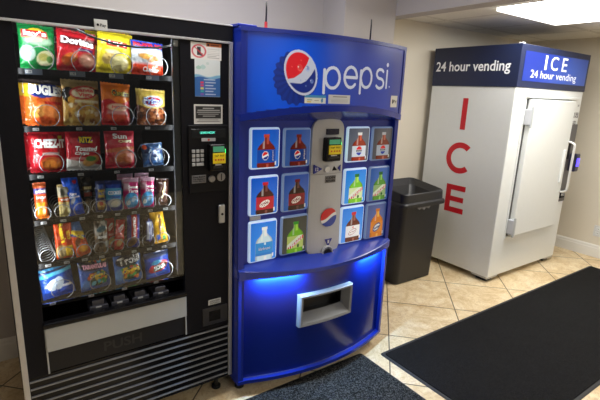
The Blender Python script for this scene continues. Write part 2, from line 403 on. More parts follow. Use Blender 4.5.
# ------------------------------------------------------------------ ice machine
X0, X1, Y0, Y1, ZB, ZS, ZT = 3.437, 4.598, .119, .938, .05, 1.673, 2.001
ice = thing('ice_merchandiser', ((X0 + X1) / 2, (Y0 + Y1) / 2, 0), 'tall white ice vending machine with navy header standing against the cream wall', 'ice machine')
MB().box(X0, X1, Y0, Y1, ZB, ZS, bev=.008).build('cabinet', WHITE, ice)
MB().box(X0 - .006, X1 + .006, Y0 - .006, Y1, ZS, ZT, bev=.003).build('header', NAVY, ice)
MB().box(X0 - .002, X0 + .03, Y0 - .004, Y0 + .03, ZT, ZT + .008, bev=.002).build('corner_cap', LABELW, ice)
for (a, c) in ((X0 + .005, Y0 + .005), (X1 - .165, Y0 + .005), (X0 + .005, Y1 - .17), (X1 - .165, Y1 - .17)):
    f = MB(); f.box(a, a + .16, c, c + .16, .034, .05, bev=.003); f.build('foot', mat('pale_grey_foot', (170, 170, 166), .5), ice)
    f = MB(); f.box(a + .03, a + .13, c + .03, c + .13, 0, .036, bev=.003); f.build('foot_pad', RUBBER, ice)
# side writing
fx = lambda y, z: (X0 - .0075, y, z)
fxb = lambda y, z: (X0 - .0012, y, z)
b = MB(); put_text(b, '24 hour vending', .905, .185, 1.772, 1.882, fx, bold=.016); b.build('side_lettering', WHITEL, ice)
b = MB(); b.add([fxb(.583, 1.572), fxb(.531, 1.572), fxb(.531, 1.30), fxb(.583, 1.30)][::-1], [(0, 1, 2, 3)]); b.build('side_lettering', RED, ice)
vs = []; n = 28
for i in range(n + 1):
    a = math.radians(48 + 264 * i / n)
    for r in (.090, .140): vs.append(fxb(.545 - r * 1.02 * math.cos(a) - .0, 1.048 + r * math.sin(a)))
b = MB(); b.add(vs, [(2 * i, 2 * i + 1, 2 * i + 3, 2 * i + 2) for i in range(n)]); b.build('side_lettering', RED, ice)
b = MB()
for (a0, a1, c0, c1) in ((.645, .592, .545, .80), (.592, .445, .752, .80), (.592, .455, .648, .694), (.592, .445, .545, .593)):
    b.add([fxb(a0, c0), fxb(a1, c0), fxb(a1, c1), fxb(a0, c1)], [(0, 1, 2, 3)])
b.build('side_lettering', RED, ice)
# lit sign on the front of the header
fy = lambda x, z: (x, Y0 - .0105, z)
def sign_ink(X, Z):
    u = (X - 3.49) / 1.09; v = (Z - 1.712) / .24
    k = Ink(u, v, (20, 34, 104)); k.ell(.5, .4, .75, 1.2, (28, 54, 146), soft=1.0, a=.9); k.ell(.85, .25, .4, .9, (56, 92, 186), soft=1.2, a=.8)
    k.ell(.1, .9, .4, .5, (26, 40, 120), soft=1.2, a=.6)
    return k.c, k.m
patch('sign_panel', ice, print_mat('backlit_sign_film', .3, .07), 3.49, 4.57, 1.724, 1.952, .02, sign_ink, lambda x, z: (x, Y0 - .008, z))
LITM = (mat('lit_white_lettering', (240, 244, 250), .4, emit=(235, 240, 255), estr=.25))
for ch, a0, a1 in (('I', 3.80, 3.832), ('C', 3.895, 4.02), ('E', 4.09, 4.18)):
    b = MB(); put_text(b, ch, a0, a1, 1.826, 1.938, fy, bold=.006); b.build('front_letter', LITM, ice)
b = MB(); put_text(b, '24 hour vending', 3.60, 4.38, 1.736, 1.814, fy, bold=.0); b.build('front_lettering', MATS['lit_white_lettering'], ice)
# insulated door
DX0, DX1, DZ0, DZ1 = 3.64, 4.385, .415, 1.585
b = MB(); b.box(3.60, 4.47, Y0 - .034, Y0 + .001, 1.596, 1.618, bev=.004); b.box(3.60, 3.612, Y0 - .008, Y0 + .001, .40, 1.6, bev=.002); b.box(3.60, 4.44, Y0 - .008, Y0 + .001, .385, .40, bev=.002); b.build('door_frame', WHITE, ice)
door = MB(); door.box(DX0, DX1, Y0 - .052, Y0 - .004, DZ0, DZ1, bev=.01); door = door.build('door', WHITE, ice)
b = MB(); b.box(DX0 - .008, DX1 + .006, Y0 - .006, Y0 + .001, DZ0 - .006, DZ1 + .004); b.build('gasket', mat('grey_door_gasket', (92, 92, 92), .6), ice)
for z in (1.44, .50):
    h = MB(); h.box(3.616, 3.652, Y0 - .066, Y0 - .001, z - .065, z + .065, bev=.008); h = h.build('hinge', GREYP, ice)
    q = MB(); q.cyl((3.628, Y0 - .062), .010, z - .085, z + .085, 'z', 12); q.build('hinge_pin', STEEL, h)
pn = MB(); pn.box(4.425, 4.585, Y0 - .012, Y0 + .001, .63, 1.375, bev=.003); pn = pn.build('control_panel', mat('dark_grey_control_plate', (84, 82, 84), .4), ice)
hp = []
for i in range(9): a = PI / 2 * i / 8; hp.append((4.40, Y0 - .052 - .06 * math.sin(a), 1.19 + .03 * (1 - math.cos(a)) * 0 + .04 * 0 + .03 * (math.cos(a))))
hp += [(4.40, Y0 - .112, 1.17), (4.40, Y0 - .112, .80)]
for i in range(9): a = PI / 2 * i / 8; hp.append((4.40, Y0 - .052 - .06 * math.cos(a), .78 - .03 * math.sin(a)))
hp = [(4.365, p[1], p[2]) for p in hp]
b = MB(); b.tube(hp, .011, 10); b.build('door_handle', mat('bright_handle_metal', (214, 214, 212), .25, metal=.4), ice)
b = MB(); b.box(4.30, 4.335, Y0 - .068, Y0 - .05, .84, 1.15, bev=.008); b.build('latch_cover', WHITE, ice)
b = MB(); b.box(4.455, 4.50, Y0 - .022, Y0 - .01, 1.05, 1.2, bev=.004); b.build('lock_plate', BLACK, pn)
b = MB(); b.box(4.455, 4.535, Y0 - .03, Y0 - .01, .67, .745, bev=.006); b = b.build('keypad', BLACK, pn)
q = MB(); put_text(q, 'MAX', 4.462, 4.528, .69, .72, lambda x, z: (x, Y0 - .031, z)); q.build('marking', LABELW, b)
rd = MB(); rd.box(4.535, 4.615, Y0 - .075, Y0 - .006, .93, 1.10, bev=.012); rd = rd.build('card_reader', mat('dark_blue_reader_case', (34, 34, 60), .3), ice)
b = MB(); b.box(4.548, 4.602, Y0 - .078, Y0 - .073, .98, 1.06, bev=.002); b.build('reader_light', mat('violet_reader_light', (70, 60, 230), .3, emit=(80, 60, 255), estr=1.8), rd)
for k, (zc, wd) in enumerate(((1.545, .022), (1.472, .095), (1.446, .095), (1.40, .06), (1.382, .075))):
    b = MB()
    if k == 0: put_text(b, '24', 4.53, 4.56, zc - .008, zc + .01, lambda x, z: (x, Y0 - .0015, z), bold=.02)
    elif k < 3: put_text(b, 'ICE ICE', 4.455, 4.575, zc - .011, zc + .011, lambda x, z: (x, Y0 - .0015, z), bold=.06)
    else: put_text(b, 'SALES' if k == 3 else 'SERVICE', 4.46, 4.55, zc - .007, zc + .007, lambda x, z: (x, Y0 - .0015, z), bold=.05)
    b.build('small_lettering', mat('dark_grey_print', (70, 68, 72), .5), ice)

# ------------------------------------------------------------------ shared: cashless card reader
def card_reader(parent, x0, x1, z0, z1, y, d=.045):
    w, h = x1 - x0, z1 - z0
    body = MB(); body.box(x0, x1, y - d, y, z0, z1, bev=.007); body = body.build('card_reader', BLACKG, parent)
    yf = y - d
    MB().box(x0 + .16 * w, x1 - .1 * w, yf - .002, yf + .003, z0 + .72 * h, z0 + .92 * h, bev=.001).build('screen', SCREEN, body)
    MB().box(x0 + .14 * w, x1 - .02 * w, yf - .004, yf + .003, z0 + .30 * h, z0 + .68 * h, bev=.0015).build('yellow_panel', YEL, body)
    q = MB()
    for i, xx in enumerate((.3, .5, .66, .82)): q.cyl((x0 + xx * w, z0 + .44 * h), .0042, yf - .0055, yf - .003, 'y', 12)
    q.build('symbol', mat('red_print', (200, 60, 40), .5), body)
    q = MB(); put_text(q, 'TAP  PAY', x0 + .22 * w, x1 - .12 * w, z0 + .55 * h, z0 + .62 * h, lambda a, b_: (a, yf - .0045, b_)); q.build('marking', BLACK, body)
    MB().box(x0 + .2 * w, x1 - .16 * w, yf - .001, yf + .004, z0 + .12 * h, z0 + .22 * h).build('card_slot', mat('slot_black', (5, 5, 6), .6), body)
    MB().box(x0 + .3 * w, x1 - .3 * w, yf - .0015, yf, z0 + .235 * h, z0 + .275 * h).build('marking', LABELW, body)
    MB().box(x1 - .004, x1 + .003, yf + .006, y - .008, z0 + .42 * h, z1 - .18 * h, bev=.001).build('light_bar', GREENLED, body)
    return body

# ------------------------------------------------------------------ drink machine (bowed front)
PX0, PX1 = .912, 1.942
S_ = lambda x: (x - 1.437) / .505
yb = lambda x: -.063 - .10 * (1 - min(1, abs(S_(x))) ** 2)
ledge_w = None
zS = lambda x: 1.511 - .048 * S_(x) ** 2
zLp = lambda x: 1.482 - .050 * S_(x) ** 2
zSh = lambda x: .708 - .022 * (1 - S_(x) ** 2)
pm = thing('drink_vending_machine', (1.427, .36, 0), 'blue bow-fronted soda vending machine beside the black snack machine', 'vending machine')
MB().box(PX0, PX1, 0, .80, .075, 1.828, bev=.004).build('cabinet', BLUE, pm)
def bowsolid(x0, x1, zlo, zhi, off, yback, n=24, zback=None):
    """solid between the bowed front (pushed out by off) and a flat back"""
    xs = np.linspace(x0, x1, n + 1); mb = MB(); rings = []
    for x in xs:
        f = yb(x) - off; a, c = zlo(x), zhi(x); bl = a if zback is None else zback
        rings.append([(x, f, a), (x, f, c), (x, yback, c), (x, yback, bl)])
    mb.loft(rings); return mb
cst = lambda v: (lambda x: v)
bowsolid(PX0 - .001, PX1 + .001, cst(1.812), cst(1.83), .006, .0).build('top_rail', BLUE, pm, recalc=True)
bowsolid(PX0 + .02, PX1 - .02, zS, cst(1.812), 0, .0).build('sign_housing', BLUE, pm, recalc=True)
bowsolid(PX0 - .001, PX1 + .001, zLp, zS, .008, -.03, zback=1.428).build('sign_lower_lip', BLUEG, pm, recalc=True)
for (a, c) in ((PX0, .941), (1.915, PX1)):
    bowsolid(a, c, lambda x: zS(x) - .02, cst(1.812), .006, .0, 4).build('side_post', BLUE, pm, recalc=True)
    MB().box(a, c, -.0575, -.0005, .715, 1.44).build('side_post', BLUE, pm)
    bowsolid(a, c if a < 1 else PX1, cst(.078), cst(.6625), .0, -.0005, 4).build('side_post', BLUE, pm, recalc=True)
MB().box(.941, 1.915, -.03, -.0005, .70, 1.45).build('selection_panel', BLUE, pm)
# shelf
b = MB(); rings = []
for x in np.linspace(PX0 - .001, PX1 + .001, 33):
    rings.append([(x, yb(x) - .008, .662), (x, yb(x) - .010, zSh(x) - .003), (x, yb(x) - .006, zSh(x)), (x, -.03, .724), (x, -.001, .724), (x, -.001, .662)])
b.loft(rings); b.build('shelf_ledge', mat('blue_ledge_plastic', (44, 64, 170), .22), pm, recalc=True)
# sign
def sign_print(X, Z):
    u = (X - .941) / .974; v = (Z - 1.46) / .35
    k = Ink(u, v, (10, 28, 104)); k.ell(.21, .42, .27, .8, (0, 80, 214), soft=1., a=1)
    k.ell(.68, .35, .32, .8, (18, 54, 166), soft=1., a=.8)
    k.w((u - .84) / .14, (48, 56, 132)); k.w((.03 - u) / .04, (30, 50, 160), .6); k.w((v - .93) / .06, (24, 44, 150), .7)
    return k.c, (Z > zSv(X) + .0005)
zSv = lambda X: 1.511 - .048 * ((X - 1.437) / .505) ** 2
sgn = patch('sign_panel', pm, print_mat('backlit_blue_sign', .3, .2), .941, 1.915, 1.462, 1.812, .007, sign_print, lambda x, z: (x, yb(x) - .0012, z))
bw = lambda off: (lambda x, z: (x, yb(x) - off, z))
cx, cz = 1.178, 1.645
def cap_skirt(X, Z):
    dx, dz = X - (cx - .022), Z - (cz - .018); a = np.arctan2(dz, dx)
    rx, rz = .100, .118
    r = np.hypot(dx / rx, dz / rz); edge = 1 + .045 * np.sin(a * 20)
    k = Ink(dx / rx, dz / rz, (14, 40, 130)); k.w(np.sin(a * 20) * .5 + .5, (24, 70, 190), .3); k.w((r - .8) / .3, (16, 42, 150), .35)
    return k.c, r < edge
patch('bottle_cap_logo', sgn, print_mat('logo_print', .3, .10), cx - .14, cx + .1, cz - .16, cz + .12, .0022, cap_skirt, bw(.0022))
def globe(X, Z):
    # the globe leans back a little
    dx, dz = X - cx - .004, Z - cz - .006; rot = .42
    p = (dx * math.cos(rot) + dz * math.sin(rot)) / .078; q = (-dx * math.sin(rot) + dz * math.cos(rot)) / .103
    r = np.hypot(p, q); k = Ink(p, q, (196, 206, 232))
    inn = np.clip((.89 - r) / .03 + .5, 0, 1)
    P2, Q2 = dx / .085, dz / .108
    up = Q2 - np.interp(P2, [-1, -.85, -.4, 0, .3, .5, .62], [-.34, -.30, -.22, 0, .36, .76, 1.1]); lo = Q2 - np.interp(P2, [-1, -.7, 0, .3, .6, .8, 1], [-.44, -.42, -.44, -.32, -.05, .22, .6])
    k.w(inn * np.clip(up / .03 + .5, 0, 1), (222, 28, 44)); k.w(inn * np.clip(-lo / .03 + .5, 0, 1), (18, 44, 140))
    g = np.random.default_rng(3)
    for (a, b_, rr) in ((.02, .22, .17), (.46, .06, .15), (.45, -.52, .12), (-.2, -.3, .05), (.1, -.38, .05), (-.4, .4, .05), (.25, .5, .05), (0, -.6, .05)):
        d = np.hypot(p - a, q - b_); k.w((rr - d) / .03, (255, 120, 110) if b_ > .1 else (150, 180, 235), .55); k.w((rr * .72 - np.hypot(p - a - .02, q - b_ - .03)) / .03, (190, 20, 36) if b_ > .1 else (60, 90, 180), .5)
        k.w((rr * .25 - np.hypot(p - a + rr * .4, q - b_ - rr * .4)) / .02, (255, 255, 255), .8)
    return k.c, r < 1
patch('globe_logo', sgn, MATS['logo_print'], cx - .12, cx + .12, cz - .14, cz + .14, .0018, globe, bw(.0032))
# the word, drawn as round strokes
def seg(X, Z, x0, z0, x1, z1):
    t = np.clip(((X - x0) * (x1 - x0) + (Z - z0) * (z1 - z0)) / ((x1 - x0) ** 2 + (z1 - z0) ** 2), 0, 1)
    return np.hypot(X - x0 - t * (x1 - x0), Z - z0 - t * (z1 - z0))
def arc(X, Z, cx_, cz_, rx, rz, a0, a1):
    pts = [(cx_ + rx * math.cos(math.radians(a)), cz_ + rz * math.sin(math.radians(a))) for a in np.linspace(a0, a1, 22)]
    return np.minimum.reduce([seg(X, Z, *pts[i], *pts[i + 1]) for i in range(21)])
def word(X, Z):
    d = [seg(X, Z, 1.302, 1.672, 1.302, 1.567), arc(X, Z, 1.349, 1.637, .041, .047, 0, 360),
         arc(X, Z, 1.460, 1.645, .040, .048, 0, 318), seg(X, Z, 1.424, 1.645, 1.500, 1.645),
         seg(X, Z, 1.527, 1.68, 1.527, 1.573), arc(X, Z, 1.569, 1.648, .040, .047, 0, 360),
         arc(X, Z, 1.681, 1.673, .031, .023, 35, 270), arc(X, Z, 1.681, 1.626, .034, .024, -145, 90),
         seg(X, Z, 1.743, 1.692, 1.743, 1.607)]
    dd = np.minimum.reduce(d); dot = np.minimum(np.hypot(X - 1.743, Z - 1.722) - .0035, np.hypot(X - 1.775, Z - 1.612) + .003)
    # bar of the e closes into its bowl, lower right stays open
    return np.tile(lin((206, 216, 240)), (len(X), 1)), np.minimum(dd, dot) < .0072
patch('brand_lettering', sgn, MATS['logo_print'], 1.28, 1.79, 1.555, 1.74, .0018, word, bw(.0024))
# stickers on the sign
def stick1(X, Z):
    u, v = (X - 1.203) / .113, (Z - 1.517) / .038; k = Ink(u, v, (226, 232, 228)); k.rect(-.1, 1.1, .68, 1.1, (70, 150, 205)); k.rect(.12, .3, .12, .28, (226, 200, 80)); k.rect(.12, .35, .36, .46, (120, 150, 140)); k.rect(.45, .66, .3, .4, (130, 140, 140)); k.ell(.82, .38, .05, .28, (60, 130, 190)); return k.c, k.m
patch('sticker', sgn, print_mat('printed_sticker', .4), 1.203, 1.316, 1.517, 1.555, .0028, stick1, bw(.003))
def stick2(X, Z):
    u, v = (X - 1.33) / .133, (Z - 1.518) / .042; k = Ink(u, v, (206, 210, 216)); k.rect(.2, .85, .72, .80, (70, 74, 84)); [k.rect(.12, .9, y, y + .05, (160, 165, 172), .6) for y in (.5, .35, .2)]; return k.c, k.m
patch('sticker', sgn, MATS['printed_sticker'], 1.33, 1.463, 1.518, 1.56, .003, stick2, bw(.003))
def stick3(X, Z):
    u, v = (X - 1.803) / .075, (Z - 1.505) / .062; k = Ink(u, v, (216, 214, 206)); k.ell(.33, .5, .12, .2, (30, 30, 32)); return k.c, k.m
st = patch('payment_sticker', sgn, MATS['printed_sticker'], 1.803, 1.878, 1.505, 1.567, .003, stick3, bw(.003))
b = MB(); put_text(b, 'Pay', 1.838, 1.868, 1.526, 1.545, bw(.0045)); b.build('marking', BLACK, st)

# selection buttons
def bottle_ink(bg1, bg2, liquid, cap, label, style):
    def d(u, v):
        k = Ink(u, v, bg1); k.grad(1, 0, bg2)
        k.ell(.5, .5, .5, .62, tuple(min(255, int(c * 1.15 + 18)) for c in bg1), soft=1.2, a=.5)
        c = u - .52
        hw = np.interp(v, [0, .05, .12, .44, .50, .57, .64, .71, .75, .80, .805, .88, .89, 1], [.33, .35, .34, .34, .33, .28, .18, .10, .09, .09, .105, .105, 0, 0])
        body = np.clip((hw - np.abs(c)) / .012 + .5, 0, 1); body = np.where(v < .88, body, 0)
        k.w(body, liquid); k.w(body * (np.abs(c + .1) < .035) * (v > .5), (255, 255, 255), .28); k.w(body * np.clip((np.abs(c) - hw * .7) / (hw * .3 + .001), 0, 1), (10, 6, 6), .45)
        k.w(body * (np.abs(c - .04) < .05) * ((v > .62) | (v < .1)), tuple(min(255, int(q * 1.3 + 60)) for q in liquid), .5)
        k.w(body * (v > .79), cap); lab = body * ((v > .13) & (v < .47)); k.w(lab, label)
        if style == 'pepsi': k.w(lab * (np.hypot(c + .04, v - .31) < .12), (235, 238, 245)); k.w(lab * (np.hypot(c + .04, v - .31) < .105) * (v - .31 > .3 * (c + .04) + .02), (215, 35, 40)); k.w(lab * (np.hypot(c + .04, v - .31) < .105) * (v - .31 < .3 * (c + .04) - .03), (20, 50, 150))
        if style == 'diet': k.w(lab * (np.hypot(c, v - .31) < .14) * (v > .35), (214, 40, 50)); k.w(lab * (np.hypot(c, v - .31) < .14) * (v < .26), (30, 60, 170)); k.w(lab * (np.abs(v - .305) < .025) * (np.abs(c) < .14), (20, 24, 40))
        if style == 'pepper': k.w(lab * (np.hypot((c + .02) / .19, (v - .29 - .25 * c) / .085) < 1), (236, 228, 224)); k.w(lab * (np.hypot((c + .02) / .16, (v - .29 - .25 * c) / .06) < 1) * (np.sin(c * 80) * np.cos(v * 90) > .1), (130, 20, 30))
        if style == 'dpepper': k.w(lab * (np.hypot((c + .02) / .19, (v - .29 - .25 * c) / .085) < 1), (180, 150, 155)); k.w(lab * (np.hypot((c + .02) / .165, (v - .29 - .25 * c) / .065) < 1), (240, 236, 236)); k.w(lab * (np.hypot(c, v - .42) < .03), (200, 30, 40))
        if style in ('dew', 'ddew'):
            k.w(lab * (np.abs(v - .36 - .5 * c) < .045), (226, 238, 220)); k.w(lab * (np.abs(v - .26 - .5 * c) < .05), (206, 34, 44)); k.w(lab * (np.abs(v - .26 - .5 * c) < .05) * (np.sin(c * 75) > .25), (240, 240, 236)); k.w(lab * (np.hypot(c - .12, v - .18) < .05), (30, 90, 40))
        if style == 'water': k.w(lab * (v < .19), (36, 120, 200)); k.w(lab * (np.hypot(c - .03, v - .43) < .035), (210, 235, 250))
        if style == 'orange': k.w(lab * (np.hypot((c) / .2, (v - .3 - .3 * c) / .12) < 1), (60, 80, 150)); k.w(lab * (np.hypot((c) / .17, (v - .3 - .3 * c) / .085) < 1), (236, 240, 246))
        k.w(((np.abs(u - .88) < .03) & (np.abs(v - .1) < .045)) * 1., (235, 238, 242), .9)
        return k.c
    return d
BLB = ((12, 78, 190), (40, 116, 206))
btns = [(.977, 1.142, 1.200, 1.398, BLB + ((122, 34, 22), (190, 66, 40), (24, 76, 176), 'pepsi'), 'pepsi', 1.),
        (1.163, 1.328, 1.198, 1.394, ((44, 84, 170), (62, 104, 180)) + ((104, 28, 22), (120, 44, 34), (26, 64, 150), 'pepsi'), 'pepsi', .5),
        (.975, 1.141, .970, 1.168, BLB + ((66, 22, 20), (190, 30, 44), (178, 30, 48), 'pepper'), 'Dr Pepper', 1.),
        (1.163, 1.330, .968, 1.168, ((44, 78, 168), (40, 104, 190)) + ((48, 18, 18), (110, 26, 32), (128, 26, 38), 'pepper'), 'Dr Pepper', .5),
        (.977, 1.140, .728, .944, ((20, 110, 216), (40, 130, 224)) + ((196, 220, 230), (236, 240, 244), (40, 136, 208), 'water'), 'klarbrunn', 1.1),
        (1.163, 1.332, .734, .946, ((44, 52, 50), (66, 74, 70)) + ((110, 190, 30), (40, 150, 40), (190, 214, 120), 'dew'), 'Mtn Dew', .7),
        (1.570, 1.737, 1.200, 1.396, ((78, 84, 100), (92, 98, 112)) + ((150, 50, 28), (226, 228, 232), (210, 220, 236), 'diet'), 'DIET', 1.),
        (1.756, 1.920, 1.200, 1.394, ((84, 86, 96), (96, 98, 104)) + ((126, 54, 40), (180, 186, 200), (176, 190, 212), 'diet'), 'DIET', .5),
        (1.567, 1.737, .960, 1.166, ((30, 120, 220), (60, 150, 232)) + ((120, 200, 50), (30, 120, 50), (210, 226, 180), 'ddew'), 'Mtn Dew', 1.1),
        (1.756, 1.922, .958, 1.166, ((54, 96, 180), (70, 120, 196)) + ((90, 160, 60), (40, 110, 60), (150, 190, 130), 'ddew'), 'Mtn Dew', .5),
        (1.562, 1.737, .730, .948, ((30, 116, 220), (80, 150, 232)) + ((98, 44, 34), (196, 40, 50), (232, 232, 234), 'dpepper'), 'Dr Pepper', 1.),
        (1.756, 1.924, .728, .946, ((70, 92, 160), (84, 110, 176)) + ((226, 132, 40), (210, 120, 50), (226, 140, 50), 'orange'), 'Sunkist', .5)]
def rr2(x0, x1, z0, z1, r, n=4):
    out = []
    for cx_, cz_, a0 in ((x1 - r, z1 - r, 0), (x0 + r, z1 - r, PI / 2), (x0 + r, z0 + r, PI), (x1 - r, z0 + r, 1.5 * PI)):
        for k in range(n + 1): out.append((cx_ + r * math.cos(a0 + k * PI / 2 / n), cz_ + r * math.sin(a0 + k * PI / 2 / n)))
    return out
LITE = mat('lit_button_rim', (206, 222, 236), .25, emit=(196, 222, 255), estr=.35)
DIMR = mat('dim_button_rim', (120, 140, 180), .25, emit=(150, 180, 230), estr=.14)
for (x0, x1, z0, z1, spec, txt, lum) in btns:
    b = MB(); rings = [[(a, yy, c) for a, c in rr2(x0 + g, x1 - g, z0 + g, z1 - g, .013)] for g, yy in ((0, -.0298), (0, -.036), (.003, -.042), (.007, -.0445))]
    b.loft(rings); b = b.build('selection_button', LITE if lum > .8 else DIMR, pm, recalc=True)
    dr = bottle_ink(*spec); a0, a1, c0, c1 = x0 + .009, x1 - .009, z0 + .009, z1 - .009
    def ink(X, Z, dr=dr, a0=a0, a1=a1, c0=c0, c1=c1):
        u, v = (X - a0) / (a1 - a0), (Z - c0) / (c1 - c0)
        q = np.hypot(np.maximum(np.abs(X - (a0 + a1) / 2) - (a1 - a0) / 2 + .008, 0), np.maximum(np.abs(Z - (c0 + c1) / 2) - (c1 - c0) / 2 + .008, 0)) < .0085
        return dr(u, v), q
    bul = lambda x, z, a0=a0, a1=a1: (x, -.0452 - .004 * (1 - ((x - (a0 + a1) / 2) / ((a1 - a0) / 2)) ** 2), z)
    pic = patch('bottle_picture', b, print_mat('backlit_picture_bright', .12, .32) if lum > .8 else print_mat('backlit_picture_dim', .12, .1), a0, a1, c0, c1, .0026, ink, bul)
    t = MB(); w = a1 - a0; h = c1 - c0; cxx = a0 + .52 * w
    tc = {'pepsi': (WHITEL, .80), 'klarbrunn': (WHITEL, .62), 'Mtn Dew': (WHITEL, .6), 'DIET': (WHITEL, .8), 'Dr Pepper': (mat('dark_red_print', (120, 14, 26), .4), .6), 'Sunkist': (mat('dark_blue_print', (20, 50, 120), .4), .6)}[txt]
    tf = lambda x, z, bul=bul: (bul(x, z)[0], bul(x, z)[1] - .0012, z)
    if txt == 'pepsi': put_text(t, 'pepsi', cxx + .012, cxx + .06, c0 + .28 * h, c0 + .34 * h, tf, rot=PI / 2)
    elif txt == 'DIET': put_text(t, 'pepsi', cxx - .015, cxx + .015, c0 + .295 * h, c0 + .325 * h, tf)
    elif txt == 'klarbrunn': put_text(t, 'klarbrunn', cxx - .032, cxx + .034, c0 + .27 * h, c0 + .35 * h, tf)
    elif txt == 'Mtn Dew': put_text(t, 'Mtn Dew', cxx - .032, cxx + .03, c0 + .235 * h, c0 + .30 * h, tf, bold=.04, rot=.45)
    elif txt == 'Sunkist': put_text(t, 'Sunkist', cxx - .026, cxx + .026, c0 + .26 * h, c0 + .34 * h, tf, bold=.04, rot=.3)
    else: put_text(t, 'Dr Pepper', cxx - .025, cxx + .02, c0 + .265 * h, c0 + .31 * h, tf, bold=.02, rot=.22)
    t.build('label_lettering', tc[0], pic)
MB().box(.985, 1.045, -.036, -.029, .948, .966, bev=.001).build('price_plate', GREYP, pm)

# centre column
b = MB()
def colring(z, y, x0, x1, n=10):
    # front bulges slightly
    pts = [(x0 + (x1 - x0) * i / n, y - .012 * (1 - (2 * i / n - 1) ** 2), z) for i in range(n + 1)]
    return pts + [(x1, -.028, z), (x0, -.028, z)]
rings = [colring(.668 if False else .70, -.052, 1.345, 1.53), colring(.745, -.05, 1.327, 1.55), colring(1.0, -.046, 1.33, 1.548), colring(1.38, -.044, 1.335, 1.543)]
for k in range(1, 8):
    a = k / 8 * PI / 2; rings.append(colring(1.38 + .062 * math.sin(a), -.044, 1.439 - .104 * math.cos(a) ** .6, 1.439 + .104 * math.cos(a) ** .6))
b.loft(rings); col = b.build('payment_column', GREYP, pm, recalc=True)
yc = -.058
b = MB(); b.box(1.412, 1.497, yc - .003, yc + .006, 1.358, 1.388, bev=.003); b = b.build('price_display', mat('display_window', (26, 28, 52), .15), col)
card_reader(col, 1.394, 1.494, 1.222, 1.346, -.055, .035)
MB().prism([(1.346, 1.205), (1.346, 1.158), (1.398, 1.181)], yc + .012, yc - .001).build('arrow_sticker', mat('blue_sticker', (30, 40, 140), .4), col)
q = MB(); q.cyl((1.424, 1.178), .0165, yc - .012, yc + .004, 'y', 24, .002); q = q.build('coin_return_button', mat('pale_grey_button', (206, 208, 210), .35), col)
MB().prism([(1.478, 1.19), (1.466, 1.168), (1.498, 1.168)], yc - .001, yc + .004).build('coin_slot', BLACK, col)
MB().prism([(1.506, 1.178), (1.524, 1.196), (1.524, 1.16)], yc + .006, yc + .001).build('arrow_sticker', MATS['blue_sticker'], col)
b = MB()
for z in (1.10, 1.145): b.box(1.329, 1.549, yc + .009, yc + .0095, z, z + .0012)
b = MB(); b.box(1.42, 1.492, yc - .002, yc + .002, 1.103, 1.142, bev=.002); b = b.build('instruction_plate', mat('mid_grey_plate', (110, 110, 114), .4), col)
q = MB(); fyc = lambda x, z: (x, yc - .0028, z); put_text(q, 'COIN', 1.426, 1.486, 1.125, 1.137, fyc, bold=.03); put_text(q, 'RETURN', 1.426, 1.486, 1.108, 1.12, fyc, bold=.03); q.build('marking', BLACK, b)
def seam(z): 
    m_ = MB(); m_.tube([(1.332 + .214 * i / 10, -.0465 - .012 * (1 - (2 * i / 10 - 1) ** 2), z) for i in range(11)], .0008, 5); return m_
s = seam(1.152); s.v += []; s.build('panel_seam', mat('seam_grey', (96, 96, 100), .5), col)
def globe2(X, Z):
    p, q = (X - 1.456) / .055, (Z - .912) / .052; r = np.hypot(p, q); k = Ink(p, q, (232, 234, 238))
    up = q - (.12 + .35 * p + .12 * np.sin(p * 3)); lo = q - (-.22 + .35 * p + .12 * np.sin(p * 3))
    k.w(np.clip(up / .05 + .5, 0, 1), (206, 30, 44)); k.w(np.clip(-lo / .05 + .5, 0, 1), (20, 60, 160)); return k.c, r < 1
patch('globe_sticker', col, print_mat('glossy_sticker', .15), 1.40, 1.512, .859, .965, .002, globe2, lambda x, z: (x, -.0615 - .004 * (1 - ((x - 1.456) / .056) ** 2), z))
MB().prism([(1.436, .788), (1.486, .788), (1.461, .744)], -.0655, -.058).build('arrow_sticker', MATS['blue_sticker'], col)
b = MB(); put_text(b, '1', 1.455, 1.467, .764, .783, lambda x, z: (x, -.066, z), bold=.04); b.build('marking', LABELW, col)
b = MB(); put_text(b, '12', 1.352, 1.372, 1.172, 1.19, lambda x, z: (x, yc - .0016, z), bold=.03); b.build('marking', LABELW, col)
# coin return cup
b = MB()
rg = []
for rr_, yy in ((.036, -.045), (.036, -.074), (.034, -.078), (.030, -.078), (.028, -.062)): rg.append([(1.452 + rr_ * math.cos(2 * PI * k / 28), yy, .716 + rr_ * math.sin(2 * PI * k / 28)) for k in range(28)])
b.loft(rg, True, True, True); b = b.build('coin_return_cup', GREYP, pm, recalc=True)
q = MB(); q.cyl((1.452, .708), .027, -.0765, -.0750, 'y', 24); q.build('coin_hole', BLACKG, b)

# lower panel with a real opening for the delivery door
OX0, OX1, OZ0, OZ1 = 1.250, 1.560, .372, .518
xs = sorted(set(list(np.linspace(.941, 1.915, 41)) + [OX0, OX1])); zs = sorted(set(list(np.linspace(.092, .664, 15)) + [OZ0, OZ1]))
b = MB(); grid = {}; vs = []; fs = []
for i, x in enumerate(xs):
    for j, z in enumerate(zs): grid[i, j] = len(vs); vs.append((x, yb(x) + .026, z))
for i in range(len(xs) - 1):
    for j in range(len(zs) - 1):
        if OX0 - 1e-6 <= xs[i] < OX1 - 1e-6 and OZ0 - 1e-6 <= zs[j] < OZ1 - 1e-6: continue
        fs.append((grid[i, j], grid[i + 1, j], grid[i + 1, j + 1], grid[i, j + 1]))
b.add(vs, fs, True); b.build('lower_panel', mat('blue_lower_panel_film', (8, 30, 118), .2, noise=.08, nscale=4), pm)
bowsolid(PX0 - .001, PX1 + .001, cst(.075), cst(.094), .001, -.0005).build('bottom_rail', BLUE, pm, recalc=True)
